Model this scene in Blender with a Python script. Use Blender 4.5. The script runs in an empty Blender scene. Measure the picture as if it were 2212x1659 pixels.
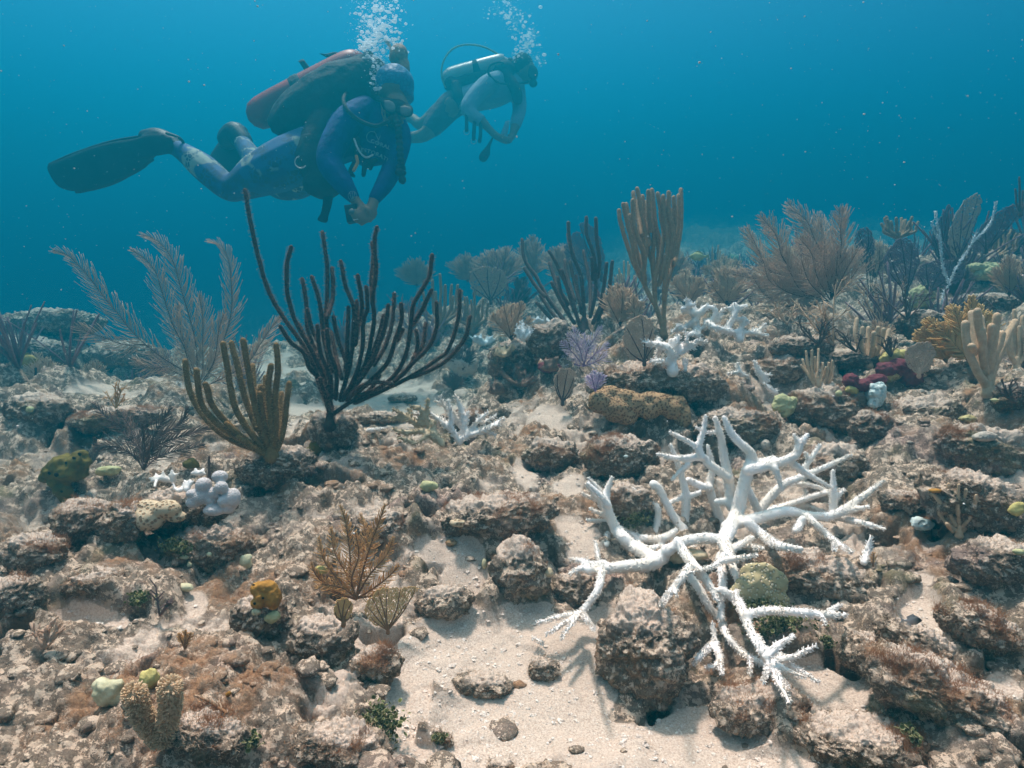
import bpy, bmesh, math, random
import numpy as np
from mathutils import Vector, Matrix
C = bpy.context.scene.collection
sc = bpy.context.scene
R = math.radians
# ------------------------------------------------------------------ camera
# all layout numbers (u, v) are in a 2212 x 1659 pixel reading of the photograph; D is depth along the view axis in metres
F = 1318.0
PITCH = R(17.0)
CAM = np.array([0.0, 0.0, 0.7])
cam_data = bpy.data.cameras.new("camera")
cam_data.lens = 36 * F / 2212; cam_data.sensor_width = 36
cam_data.clip_start = 0.05; cam_data.clip_end = 200
cam = bpy.data.objects.new("camera", cam_data); C.objects.link(cam)
cam.location = CAM; cam.rotation_euler = (R(90) - PITCH, 0, 0)
sc.camera = cam
FW = np.array([0, math.cos(PITCH), -math.sin(PITCH)]); UP = np.array([0, math.sin(PITCH), math.cos(PITCH)]); RT = np.array([1.0, 0, 0])
# ------------------------------------------------------------------ daylight filtered by sea water
SUN_EL, SUN_AZ = R(63), R(-20)        # azimuth from +Y, negative = left: the sun stands behind the divers
world = bpy.data.worlds.new("World"); sc.world = world; world.use_nodes = True
wn, wl = world.node_tree.nodes, world.node_tree.links
wn.clear()
wo = wn.new('ShaderNodeOutputWorld'); bg = wn.new('ShaderNodeBackground'); sky = wn.new('ShaderNodeTexSky')
sky.sky_type = 'NISHITA'; sky.sun_disc = False; sky.sun_elevation = SUN_EL; sky.sun_rotation = SUN_AZ
tc = wn.new('ShaderNodeTexCoord'); sx = wn.new('ShaderNodeSeparateXYZ'); rmp = wn.new('ShaderNodeValToRGB'); mul = wn.new('ShaderNodeMix')
mul.data_type = 'RGBA'; mul.blend_type = 'MULTIPLY'; mul.inputs[0].default_value = 1
wl.new(tc.outputs['Generated'], sx.inputs[0]); wl.new(sx.outputs[2], rmp.inputs[0])
cr = rmp.color_ramp
cr.elements[0].position = 0.0; cr.elements[0].color = (0.0, .085, .15, 1)
cr.elements[1].position = 1.0; cr.elements[1].color = (4.3, 2.5, 1.6, 1)
for p_, c_ in ((.10, (0.012, .15, .26, 1)), (.30, (.16, .25, .32, 1)), (.5, (.9, .9, .62, 1)), (.72, (3.0, 1.75, 1.15, 1))):
    e = cr.elements.new(p_); e.color = c_
wl.new(sky.outputs[0], mul.inputs[6]); wl.new(rmp.outputs[0], mul.inputs[7])
wl.new(mul.outputs[2], bg.inputs[0]); bg.inputs[1].default_value = 0.13; wl.new(bg.outputs[0], wo.inputs[0])
sd = bpy.data.lights.new("sun", 'SUN'); sd.energy = 5.0; sd.angle = R(5.0); sd.color = (1.0, .61, .52)
sun = bpy.data.objects.new("sun", sd); C.objects.link(sun)
sun.rotation_euler = (Vector((math.sin(SUN_AZ) * math.cos(SUN_EL), math.cos(SUN_AZ) * math.cos(SUN_EL), math.sin(SUN_EL)))).to_track_quat('Z', 'Y').to_euler()
sc.view_settings.view_transform = 'Standard'; sc.view_settings.look = 'None'; sc.view_settings.gamma = 1
sc.view_settings.exposure = 1.30
try:
    cy = sc.cycles
    cy.use_denoising = True; cy.max_bounces = 6; cy.diffuse_bounces = 3; cy.glossy_bounces = 2; cy.transmission_bounces = 4
    cy.transparent_max_bounces = 12; cy.volume_bounces = 1; cy.sample_clamp_indirect = 4; cy.caustics_reflective = False; cy.caustics_refractive = False
except Exception: pass

# ------------------------------------------------------------------ helpers
def P(u, v, D):
    return CAM + D * (FW + (u - 1106) / F * RT + (829.5 - v) / F * UP)
def project(pts):
    q = pts - CAM
    d = q @ FW; d = np.where(d < 1e-3, 1e-3, d)
    return 1106 + F * (q @ RT) / d, 829.5 - F * (q @ UP) / d, d
ZC = 5; ZW, ZH = 2400 // ZC + 1, 1900 // ZC + 1
zbuf = np.full((ZH, ZW), 1e9)
def zadd(pts):
    u, v, d = project(pts)
    ok = (d > .2) & (u > -90) & (u < 2300) & (v > -90) & (v < 1800)
    i = ((v[ok] + 90) / ZC).astype(int); j = ((u[ok] + 90) / ZC).astype(int)
    np.minimum.at(zbuf, (i, j), d[ok])
def DG(u, v):
    """depth of the sea bed as seen at pixel (u, v)"""
    i = int((v + 90) / ZC); j = int((u + 90) / ZC)
    for k in (0, 1, 2, 4, 8):
        w = zbuf[max(0, i - k):i + k + 1, max(0, j - k):j + k + 1]
        if w.min() < 1e8: return float(np.median(w[w < 1e8]))
    return 6.0
def mesh_obj(name, V, Q, mat, parent=None, smooth=True, T=None, col=None):
    V = np.asarray(V, dtype=np.float32).reshape(-1, 3); Q = np.asarray(Q, dtype=np.int32).reshape(-1, 4)
    me = bpy.data.meshes.new(name)
    me.vertices.add(len(V)); me.vertices.foreach_set('co', V.ravel())
    nt = 0 if T is None else len(T)
    me.loops.add(len(Q) * 4 + nt * 3); me.polygons.add(len(Q) + nt)
    li = Q.ravel(); st = np.arange(len(Q)) * 4
    if nt:
        T = np.asarray(T, dtype=np.int32).reshape(-1, 3)
        st = np.concatenate([st, len(Q) * 4 + np.arange(nt) * 3]); li = np.concatenate([li, T.ravel()])
    me.loops.foreach_set('vertex_index', li.astype(np.int32)); me.polygons.foreach_set('loop_start', st.astype(np.int32))
    me.update(calc_edges=True)
    me.polygons.foreach_set('use_smooth', np.full(len(me.polygons), smooth)); me.validate()
    if col is not None:
        a = me.color_attributes.new('mask', 'FLOAT_COLOR', 'POINT')
        a.data.foreach_set('color', np.asarray(col, dtype=np.float32).ravel())
    for m in (mat if isinstance(mat, list) else [mat]): me.materials.append(m)
    o = bpy.data.objects.new(name, me); C.objects.link(o)
    if parent is not None: o.parent = parent; o.matrix_parent_inverse = Matrix.Translation(-parent.location)
    return o
def tag(o, label=None, cat=None, group=None, kind=None):
    if label: o['label'] = label
    if cat: o['category'] = cat
    if group: o['group'] = group
    if kind: o['kind'] = kind
    return o
def thing(name, loc, label, cat, group=None):
    o = bpy.data.objects.new(name, None); C.objects.link(o); o.location = Vector([float(a) for a in loc]); o.empty_display_size = .05
    return tag(o, label, cat, group)
# --- noise
def _h(ix, iy, iz, s):
    n = (ix * 374761393 + iy * 668265263 + iz * 2147483647 + s * 1274126177) & 0xffffffff
    n = ((n ^ (n >> 13)) * 1274126177) & 0xffffffff
    return (n ^ (n >> 16)) & 0xffffffff
def hash01(ix, iy, iz=0, s=0):
    return _h(np.asarray(ix, dtype=np.int64), np.asarray(iy, dtype=np.int64), np.asarray(iz, dtype=np.int64), s) / 4294967295.0
def perlin(p, s=0):
    p = np.asarray(p, dtype=np.float64); i = np.floor(p).astype(np.int64); f = p - i
    w = f * f * f * (f * (f * 6 - 15) + 10); out = 0
    for dx in (0, 1):
        for dy in (0, 1):
            for dz in (0, 1):
                h = _h(i[:, 0] + dx, i[:, 1] + dy, i[:, 2] + dz, s)
                gx = ((h & 1023) / 511.5 - 1); gy = (((h >> 10) & 1023) / 511.5 - 1); gz = (((h >> 20) & 1023) / 511.5 - 1)
                g = gx * (f[:, 0] - dx) + gy * (f[:, 1] - dy) + gz * (f[:, 2] - dz)
                out = out + g * (w[:, 0] if dx else 1 - w[:, 0]) * (w[:, 1] if dy else 1 - w[:, 1]) * (w[:, 2] if dz else 1 - w[:, 2])
    return out
def fbm(p, o=4, s=0, g=.5, l=2.03):
    a, r, q = 1.0, 0, np.array(p, dtype=np.float64)
    for k in range(o):
        r = r + a * perlin(q, s + k * 17); a *= g; q = q * l + 3.1
    return r
def sstep(x, a, b):
    t = np.clip((x - a) / (b - a), 0, 1); return t * t * (3 - 2 * t)
def rust_mask(p):
    n = fbm(p * 4.2, 4, 71, .6)
    return sstep(n, .04, .34)
def sphere_quads(n):
    """cube sphere, returns unit verts and quads"""
    V, Q = [], []; k = 0
    t = np.tan(np.linspace(-1, 1, n + 1) * math.pi / 4)
    a, b = np.meshgrid(t, t, indexing='ij'); o = np.ones_like(a)
    for f in ((a, b, o), (b, a, -o), (o, a, b), (-o, b, a), (b, o, a), (a, -o, b)):
        v = np.stack(f, -1).reshape(-1, 3); v /= np.linalg.norm(v, axis=1)[:, None]; V.append(v)
        i, j = np.meshgrid(np.arange(n), np.arange(n), indexing='ij'); q = (k + i * (n + 1) + j).ravel()
        Q.append(np.stack([q, q + n + 1, q + n + 2, q + 1], 1)); k += (n + 1) ** 2
    V = np.concatenate(V); Q = np.concatenate(Q)
    key = np.round(V * 1e5).astype(np.int64); _, idx, inv = np.unique(key, axis=0, return_index=True, return_inverse=True)
    return V[idx], inv.ravel()[Q]
_SQ = {}
def sq(n):
    if n not in _SQ: _SQ[n] = sphere_quads(n)
    return _SQ[n]
def smoothline(pts, n):
    """Catmull-Rom through pts (rows may carry the radius as a last column), n samples"""
    p = np.asarray(pts, dtype=float)
    if len(p) == 2: return p[0] + (p[1] - p[0]) * np.linspace(0, 1, n)[:, None]
    e = np.vstack([2 * p[0] - p[1], p, 2 * p[-1] - p[-2]])
    t = np.linspace(0, len(p) - 1 - 1e-6, n); i = t.astype(int); f = (t - i)[:, None]
    a, b, c, d = e[i], e[i + 1], e[i + 2], e[i + 3]
    return .5 * (2 * b + (c - a) * f + (2 * a - 5 * b + 4 * c - d) * f ** 2 + (3 * b - a - 3 * c + d) * f ** 3)
class MB:
    def __init__(s): s.V, s.Q, s.n = [], [], 0
    def add(s, V, Q):
        s.V.append(np.asarray(V, dtype=float).reshape(-1, 3)); s.Q.append(np.asarray(Q).reshape(-1, 4) + s.n); s.n += len(s.V[-1])
    def tubes(s, PP, RR, k=5, ref=(0.13, 1, .21), tip=True):
        """batch: PP (N,K,3), RR (N,K)"""
        PP = np.asarray(PP, dtype=float); RR = np.asarray(RR, dtype=float); N, K, _ = PP.shape
        T = np.gradient(PP, axis=1); T /= np.linalg.norm(T, axis=2)[..., None] + 1e-12
        ref = np.broadcast_to(np.asarray(ref, dtype=float), T.shape)
        A = np.cross(T, ref); A /= np.linalg.norm(A, axis=2)[..., None] + 1e-9; B = np.cross(T, A)
        if tip:
            PP = np.concatenate([PP[:, :1] - T[:, :1] * RR[:, :1, None] * .4, PP, PP[:, -1:] + T[:, -1:] * RR[:, -1:, None] * .5], 1)
            A = np.concatenate([A[:, :1], A, A[:, -1:]], 1); B = np.concatenate([B[:, :1], B, B[:, -1:]], 1)
            RR = np.concatenate([RR[:, :1] * .05, RR, RR[:, -1:] * .25], 1); K += 2
        th = np.arange(k) / k * 2 * math.pi
        V = PP[:, :, None] + RR[:, :, None, None] * (A[:, :, None] * np.cos(th)[:, None] + B[:, :, None] * np.sin(th)[:, None])
        i = np.arange(K - 1)[:, None] * k; j = np.arange(k)[None]
        q = np.stack([i + j, i + (j + 1) % k, i + k + (j + 1) % k, i + k + j], -1).reshape(-1, 4)
        Q = (np.arange(N) * K * k)[:, None, None] + q[None]
        s.add(V.reshape(-1, 3), Q.reshape(-1, 4))
    def tube(s, pts, rad, k=8, n=None, tip=True):
        """one long tube with a transported frame"""
        p = np.asarray(pts, dtype=float); r = np.broadcast_to(np.asarray(rad, dtype=float), (len(p),)) if np.ndim(rad) < 2 else rad
        pr = np.column_stack([p, r])
        if n: pr = smoothline(pr, n)
        p, r = pr[:, :3], np.maximum(pr[:, 3], 1e-5)
        T = np.gradient(p, axis=0); T /= np.linalg.norm(T, axis=1)[:, None] + 1e-12
        a = np.cross(T[0], (0.3, .2, 1)); 
        if np.linalg.norm(a) < .1: a = np.cross(T[0], (1, 0, 0))
        A = []
        for t in T:
            a = a - t * (a @ t); a /= np.linalg.norm(a) + 1e-12; A.append(a)
        A = np.array(A); B = np.cross(T, A)
        if tip:
            e = [.5, .87, .97]; ext = [1.0, .6, .2]
            def cap(pp, tt, rr, aa, bb, sg):
                P_ = [pp + sg * tt * rr * x for x in (1.0, .85, .5)]; return P_, [rr * .06, rr * .5, rr * .86]
            P0, R0 = cap(p[0], T[0], r[0], A[0], B[0], -1); P1, R1 = cap(p[-1], T[-1], r[-1], A[-1], B[-1], 1)
            p = np.vstack([P0, p, P1[::-1]]); r = np.concatenate([R0, r, R1[::-1]])
            A = np.vstack([A[:1]] * 3 + [A] + [A[-1:]] * 3); B = np.vstack([B[:1]] * 3 + [B] + [B[-1:]] * 3)
        K = len(p); th = np.arange(k) / k * 2 * math.pi
        V = p[:, None] + r[:, None, None] * (A[:, None] * np.cos(th)[:, None] + B[:, None] * np.sin(th)[:, None])
        i = np.arange(K - 1)[:, None] * k; j = np.arange(k)[None]
        s.add(V.reshape(-1, 3), np.stack([i + j, i + (j + 1) % k, i + k + (j + 1) % k, i + k + j], -1).reshape(-1, 4))
        return pr
    def ell(s, c, r, n=10, rot=None, noise=0, seed=0, nf=3):
        V, Q = sq(n); V = V.copy()
        if noise: V = V * (1 + noise * fbm(V * nf + seed * 7.3, 3, seed))[:, None]
        V = V * np.asarray(r, dtype=float)
        if rot is not None: V = V @ np.array(Matrix(rot).to_3x3()).T if not isinstance(rot, np.ndarray) else V @ rot.T
        s.add(V + np.asarray(c), Q)
    def box(s, c, ax, half):
        """c centre, ax 3x3 rows = axes, half sizes; lightly bevelled via a cube sphere pushed to a superellipsoid"""
        V, Q = sq(8); W = np.sign(V) * np.abs(V) ** .25; m = np.max(np.abs(W), axis=1)[:, None]; W = W / m
        s.add(np.asarray(c) + (W * np.asarray(half)) @ np.asarray(ax), Q)
    def spikes(s, base, dirn, length, rad, k=4):
        base = np.asarray(base); dirn = np.asarray(dirn); length = np.broadcast_to(length, (len(base),))[:, None]; rad = np.broadcast_to(rad, (len(base),))
        PP = np.stack([base - dirn * length * .2, base + dirn * length * .5, base + dirn * length], 1)
        RR = np.stack([rad, rad * .8, rad * .35], 1); s.tubes(PP, RR, k, tip=False)
    def build(s, name, mat, parent=None, smooth=True, col=None):
        if not s.V: return None
        return mesh_obj(name, np.concatenate(s.V), np.concatenate(s.Q), mat, parent, smooth, col=col)
def along(pr, spacing, nring, rs, jit=.5):
    """surface points and outward/tangent vectors along a tube path pr (n,4)"""
    p, r = pr[:, :3], pr[:, 3]; L = np.concatenate([[0], np.cumsum(np.linalg.norm(np.diff(p, axis=0), axis=1))])
    m = max(2, int(L[-1] / spacing)); s = (np.arange(m) + .5) / m * L[-1]
    s = np.repeat(s, nring) + rs.uniform(-jit, jit, m * nring) * spacing; s = np.clip(s, 0, L[-1])
    q = np.stack([np.interp(s, L, p[:, i]) for i in range(3)], 1); rr = np.interp(s, L, r)
    T = np.gradient(p, axis=0); t = np.stack([np.interp(s, L, T[:, i]) for i in range(3)], 1); t /= np.linalg.norm(t, axis=1)[:, None] + 1e-9
    o = rs.normal(size=t.shape); o -= t * np.sum(o * t, 1)[:, None]; o /= np.linalg.norm(o, axis=1)[:, None] + 1e-9
    return q + o * rr[:, None] * .95, o, t, rr
def remeshed(mb, voxel, smooth_it=2):
    """one continuous skin grown over overlapping tubes"""
    o = mb.build('tmp', None_mat)
    m = o.modifiers.new('r', 'REMESH'); m.mode = 'VOXEL'; m.voxel_size = voxel; m.use_smooth_shade = True
    if smooth_it:
        sm = o.modifiers.new('s', 'SMOOTH'); sm.factor = .6; sm.iterations = smooth_it
    dg = bpy.context.evaluated_depsgraph_get(); dg.update(); ev = o.evaluated_get(dg); me = ev.to_mesh()
    V = np.empty(len(me.vertices) * 3, dtype=np.float32); me.vertices.foreach_get('co', V); V = V.reshape(-1, 3).astype(float)
    cnt = np.empty(len(me.polygons), dtype=np.int32); me.polygons.foreach_get('loop_total', cnt)
    li = np.empty(len(me.loops), dtype=np.int32); me.loops.foreach_get('vertex_index', li)
    st = np.empty(len(me.polygons), dtype=np.int32); me.polygons.foreach_get('loop_start', st)
    q = st[cnt == 4]; Q = np.stack([li[q], li[q + 1], li[q + 2], li[q + 3]], 1)
    ev.to_mesh_clear(); d = o.data; bpy.data.objects.remove(o); bpy.data.meshes.remove(d)
    out = MB(); out.add(V, Q); return out
# ------------------------------------------------------------------ materials
def nodes(name):
    m = bpy.data.materials.new(name); m.use_nodes = True; n = m.node_tree.nodes; l = m.node_tree.links
    return m, n, l, n['Principled BSDF']
def nz(n, l, vec, scale, detail=4, rough=.55, dist=0):
    t = n.new('ShaderNodeTexNoise'); t.inputs['Scale'].default_value = scale; t.inputs['Detail'].default_value = detail
    t.inputs['Roughness'].default_value = rough; t.inputs['Distortion'].default_value = dist
    if vec: l.new(vec, t.inputs['Vector'])
    return t.outputs['Fac']
def ramp(n, l, src, a, b, ca=(0, 0, 0, 1), cb=(1, 1, 1, 1)):
    r = n.new('ShaderNodeValToRGB'); r.color_ramp.elements[0].position = a; r.color_ramp.elements[1].position = b
    r.color_ramp.elements[0].color = ca; r.color_ramp.elements[1].color = cb; l.new(src, r.inputs[0]); return r.outputs[0]
def mixc(n, l, fac, a, b, mode='MIX'):
    m = n.new('ShaderNodeMix'); m.data_type = 'RGBA'; m.blend_type = mode
    for sck, v in ((0, fac), (6, a), (7, b)):
        if hasattr(v, 'is_linked') or hasattr(v, 'links'): l.new(v, m.inputs[sck])
        elif sck == 0: m.inputs[0].default_value = v
        else: m.inputs[sck].default_value = (*v, 1) if len(v) == 3 else v
    return m.outputs[2]
def mth(n, l, op, a, b=None):
    m = n.new('ShaderNodeMath'); m.operation = op
    for i, v in enumerate((a, b)):
        if v is None: continue
        if isinstance(v, (int, float)): m.inputs[i].default_value = v
        else: l.new(v, m.inputs[i])
    return m.outputs[0]
def bump(n, l, bs, h, dist, strength=1.0, prev=None):
    b = n.new('ShaderNodeBump'); b.inputs['Distance'].default_value = dist; b.inputs['Strength'].default_value = strength
    l.new(h, b.inputs['Height'])
    if prev is not None: l.new(prev, b.inputs['Normal'])
    l.new(b.outputs[0], bs.inputs['Normal']); return b.outputs[0]
def simple(name, c, c2=None, scale=40, rough=.8, bd=.002, bs_=120, spec=.2, trans=0):
    m, n, l, b = nodes(name); g = n.new('ShaderNodeNewGeometry').outputs['Position']
    b.inputs['Roughness'].default_value = rough; b.inputs['Specular IOR Level'].default_value = spec
    c2 = c2 or tuple(x * .65 for x in c)
    f = ramp(n, l, nz(n, l, g, scale, 5), .35, .65)
    l.new(mixc(n, l, f, c2, c), b.inputs['Base Color'])
    if bd: bump(n, l, b, nz(n, l, g, bs_, 3), bd)
    if trans:
        tr = n.new('ShaderNodeBsdfTranslucent'); tr.inputs[0].default_value = (*c, 1); mx = n.new('ShaderNodeMixShader'); mx.inputs[0].default_value = trans
        l.new(b.outputs[0], mx.inputs[1]); l.new(tr.outputs[0], mx.inputs[2]); l.new(mx.outputs[0], n['Material Output'].inputs[0])
    return m
None_mat = bpy.data.materials.new('plain')
def honeycomb(name, wall, pit, scale, depth=.003, thr=(.25, .45)):
    m, n, l, b = nodes(name); g = n.new('ShaderNodeNewGeometry').outputs['Position']
    v = n.new('ShaderNodeTexVoronoi'); v.inputs['Scale'].default_value = scale; l.new(g, v.inputs['Vector'])
    f = ramp(n, l, v.outputs['Distance'], *thr)
    tone = mixc(n, l, ramp(n, l, nz(n, l, g, 14, 3), .35, .7), tuple(x * .72 for x in wall), wall)
    l.new(mixc(n, l, f, pit, tone), b.inputs['Base Color']); b.inputs['Roughness'].default_value = .8; b.inputs['Specular IOR Level'].default_value = .15
    bump(n, l, b, f, depth, 1.0); return m
def reef_material():
    m, n, l, b = nodes('reef'); g = n.new('ShaderNodeNewGeometry'); p = g.outputs['Position']
    at = n.new('ShaderNodeAttribute'); at.attribute_name = 'mask'; s3 = n.new('ShaderNodeSeparateColor'); l.new(at.outputs['Color'], s3.inputs[0])
    sand, rust, dark = s3.outputs[0], s3.outputs[1], s3.outputs[2]
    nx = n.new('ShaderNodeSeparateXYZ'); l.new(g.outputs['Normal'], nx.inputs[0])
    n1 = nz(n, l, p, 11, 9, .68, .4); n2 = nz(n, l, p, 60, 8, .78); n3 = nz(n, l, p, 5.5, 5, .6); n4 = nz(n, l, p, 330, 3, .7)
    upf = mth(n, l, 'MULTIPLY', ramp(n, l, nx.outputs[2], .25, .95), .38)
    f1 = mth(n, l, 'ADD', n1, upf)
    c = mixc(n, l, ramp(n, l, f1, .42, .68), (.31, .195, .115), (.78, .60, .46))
    c = mixc(n, l, mth(n, l, 'MULTIPLY', ramp(n, l, n2, .48, .35), .8), c, (.10, .066, .044))
    c = mixc(n, l, mth(n, l, 'MULTIPLY', ramp(n, l, n2, .52, .8), .55), c, (.80, .68, .56))
    c = mixc(n, l, mth(n, l, 'MULTIPLY', ramp(n, l, n3, .56, .66), .35), c, (.40, .25, .24))
    c = mixc(n, l, mth(n, l, 'MULTIPLY', ramp(n, l, nz(n, l, p, 8, 6, .65), .57, .66), .5), c, (.22, .19, .085))
    c = mixc(n, l, mth(n, l, 'MULTIPLY', rust, ramp(n, l, nz(n, l, p, 26, 6, .7), .40, .60)), c, mixc(n, l, ramp(n, l, n2, .4, .6), (.26, .13, .07), (.52, .30, .17)))
    c = mixc(n, l, mth(n, l, 'MULTIPLY', dark, .8), c, (.07, .05, .04))  # dark tone: painted shade of pits and hollows, and dark crust
    sn = mixc(n, l, ramp(n, l, n4, .32, .6), (.36, .27, .21), (.62, .50, .41))
    sn = mixc(n, l, ramp(n, l, nz(n, l, p, 9, 4), .35, .65), sn, (.52, .40, .32))
    sn = mixc(n, l, .5, sn, mixc(n, l, ramp(n, l, n4, .32, .62), (.33, .24, .19), (.66, .54, .45)))
    e = mth(n, l, 'ADD', sand, mth(n, l, 'MULTIPLY', mth(n, l, 'SUBTRACT', n2, .5), .9))
    sm = ramp(n, l, e, .42, .60)
    c = mixc(n, l, sm, c, sn)
    l.new(c, b.inputs['Base Color']); b.inputs['Roughness'].default_value = .95; b.inputs['Specular IOR Level'].default_value = .1
    h = mth(n, l, 'ADD', mth(n, l, 'MULTIPLY', n2, .8), mth(n, l, 'MULTIPLY', n4, .45))
    k = mth(n, l, 'SUBTRACT', 1.0, mth(n, l, 'MULTIPLY', sm, .72))
    bump(n, l, b, mth(n, l, 'MULTIPLY', h, k), .009, 1.0)
    return m
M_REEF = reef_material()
# ------------------------------------------------------------------ sea bed
# control points: pixel u, v and the height z of the bed there (m); depth follows from z
CP = [(-500, 1750, .06), (0, 1720, .10), (300, 1720, .08), (700, 1720, .05), (1100, 1720, .0), (1500, 1720, .0), (1900, 1720, .05), (2300, 1720, .07), (2700, 1750, .08),
      (0, 1500, .10), (300, 1500, .08), (600, 1500, .06), (850, 1500, .01), (1100, 1500, -.01), (1500, 1500, -.02), (1800, 1450, .02), (2100, 1450, .05), (2400, 1450, .08),
      (0, 1300, .06), (300, 1300, .07), (600, 1300, .05), (900, 1330, .0), (1150, 1350, -.02), (1400, 1300, -.01), (1700, 1250, .03), (2000, 1250, .06), (2300, 1250, .10),
      (0, 1120, -.06), (200, 1130, -.04), (450, 1150, .05), (700, 1120, .07), (950, 1120, .07), (1200, 1120, .04), (1500, 1120, .02), (1800, 1080, .05), (2000, 1080, .05), (2212, 1060, .14),
      (0, 1000, -.02), (150, 960, .02), (330, 990, .03), (550, 1000, .07), (730, 960, .08), (950, 985, .04), (1150, 960, .03), (1350, 960, .08), (1600, 960, .10), (1850, 940, .06), (2050, 930, .12), (2212, 920, .2),
      (0, 900, 0), (150, 880, .01), (300, 880, -.02), (430, 890, -.06), (600, 890, -.14), (780, 880, -.19), (960, 880, -.15), (1120, 860, -.03),
      (1280, 860, .10), (1450, 850, .13), (1650, 850, .15), (1850, 830, .15), (2050, 830, .18), (2212, 820, .24),
      (1250, 770, .14), (1430, 760, .18), (1600, 760, .19), (1800, 750, .18), (2000, 720, .21), (2212, 700, .28),
      (1300, 716, .19), (1430, 714, .21), (1600, 712, .22), (1760, 735, .17), (1880, 740, .08), (1850, 700, .12), (2050, 690, .14), (1800, 680, .22), (2000, 640, .25), (2212, 630, .3), (2400, 640, .32),
      (1500, 640, .0), (1650, 620, .1), (1900, 610, .26), (2100, 570, .32), (2300, 560, .4),
      (0, 820, -.24), (150, 840, -.24), (300, 820, -.28), (450, 820, -.28), (600, 810, -.28), (800, 810, -.3), (950, 820, -.3), (1060, 790, -.22), (1150, 740, -.1),
      (0, 720, -.12), (120, 700, -.06), (300, 740, -.25), (500, 720, -.22), (700, 700, -.2), (900, 700, -.15), (1050, 690, -.08), (1200, 690, -.06),
      (0, 640, -.05), (300, 660, -.1), (600, 640, -.2), (900, 620, -.15), (1100, 580, .0), (1300, 560, .02), (1500, 560, .02), (1700, 540, .12), (2000, 520, .25), (2250, 500, .4),
      (0, 600, -.25), (500, 580, -.3), (900, 560, -.2), (1100, 540, 0), (1400, 530, 0), (-400, 900, 0), (-400, 640, -.1), (-500, 1300, .1), (2700, 1200, .15), (2800, 800, .35), (2800, 600, .4)]
SAND = [(1060, 1560, 170, 120, 1), (1450, 1600, 260, 80, .8), (1000, 1400, 120, 80, .8), (1180, 1350, 110, 70, .8), (1760, 1500, 110, 80, .8), (870, 1540, 50, 120, .8), (760, 1180, 60, 24, .5), (250, 1330, 180, 40, .45), (1280, 1470, 100, 120, .6), (1480, 1640, 300, 40, 1), (1240, 1130, 70, 50, .5), (1180, 1420, 130, 90, 1.0), (1050, 1440, 130, 70, 1), (880, 1480, 60, 110, 1), (960, 1420, 90, 45, .9), (1180, 1560, 190, 60, 1), (900, 1620, 80, 60, .9), (1500, 1560, 120, 60, .9), (1560, 1640, 220, 50, 1), (1350, 1620, 200, 50, .8),
        (1740, 1470, 110, 60, .9), (1990, 1330, 60, 90, .8), (2140, 1480, 80, 40, .7), (980, 1180, 90, 30, .7), (1000, 1240, 60, 50, .8), (1240, 1180, 60, 60, .5), (330, 1200, 60, 40, .5), (420, 1290, 50, 40, .7), (1300, 1340, 80, 60, .8),
        (800, 845, 230, 45, .62), (900, 880, 160, 36, .75), (640, 880, 120, 34, .55), (620, 790, 130, 35, .5), (450, 830, 200, 26, .5), (240, 830, 160, 26, .45), (1240, 1030, 50, 60, .5), (1130, 1000, 60, 40, .5), (2010, 1170, 50, 30, .5),
        (800, 1120, 60, 30, .35), (600, 1170, 60, 30, .35), (1180, 900, 60, 40, .5), (1760, 1170, 90, 40, .3), (1700, 1330, 60, 60, .4), (2090, 1250, 60, 40, .4)]
GO = np.array([0.0, -0.8])                     # the fan-shaped grid of the bed opens from behind the camera
cu = np.array(CP); yc = (829.5 - cu[:, 1]) / F
cD = (cu[:, 2] - .7) / (yc * math.cos(PITCH) - math.sin(PITCH))
cpw = np.array([P(a, b, d) for (a, b, _), d in zip(CP, cD)])
ca = np.arctan2(cpw[:, 0] - GO[0], cpw[:, 1] - GO[1]); cl = np.log(np.hypot(cpw[:, 0] - GO[0], cpw[:, 1] - GO[1]))
def macro(x, y):
    a = np.arctan2(x - GO[0], y - GO[1]); q = np.log(np.hypot(x - GO[0], y - GO[1])); num = 0; den = 1e-9
    for i in range(len(CP)):
        w = np.exp(-((a - ca[i]) ** 2 / .0075 + (q - cl[i]) ** 2 / .0045)) + 1e-5 * np.exp(-((a - ca[i]) ** 2 / .2 + (q - cl[i]) ** 2 / .1))
        num = num + w * cpw[i, 2]; den = den + w
    den2 = den; far = sstep(q, math.log(5.0), math.log(8.5))
    return num / den2 * (1 - far) + (-2.3 + 2.25 * sstep(a, -.12, .28)) * far
def cells(x, y, s, seed, keep=1.0):
    """field of half-buried boulders: 0..1 height"""
    gx, gy = x / s, y / s; ix, iy = np.floor(gx).astype(np.int64), np.floor(gy).astype(np.int64); out = np.zeros_like(x)
    for dx in (-1, 0, 1):
        for dy in (-1, 0, 1):
            cx, cy_ = ix + dx, iy + dy
            h1, h2, h3, h4, h5 = (hash01(cx, cy_, k, seed) for k in range(5))
            ang = h5 * 3.1416; c, s_ = np.cos(ang), np.sin(ang)
            ex, ey = gx - (cx + .15 + .7 * h1), gy - (cy_ + .15 + .7 * h2)
            rx, ry = .35 + .45 * h3, .28 + .35 * h4
            d2 = ((ex * c + ey * s_) / rx) ** 2 + ((-ex * s_ + ey * c) / ry) ** 2
            hh = np.where(h1 * 7.77 % 1 < keep, (np.clip(1 - d2, 0, 1) ** .8) * (.45 + .55 * h4), 0)
            out = out + hh ** 3
    return out ** (1 / 3)
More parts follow.
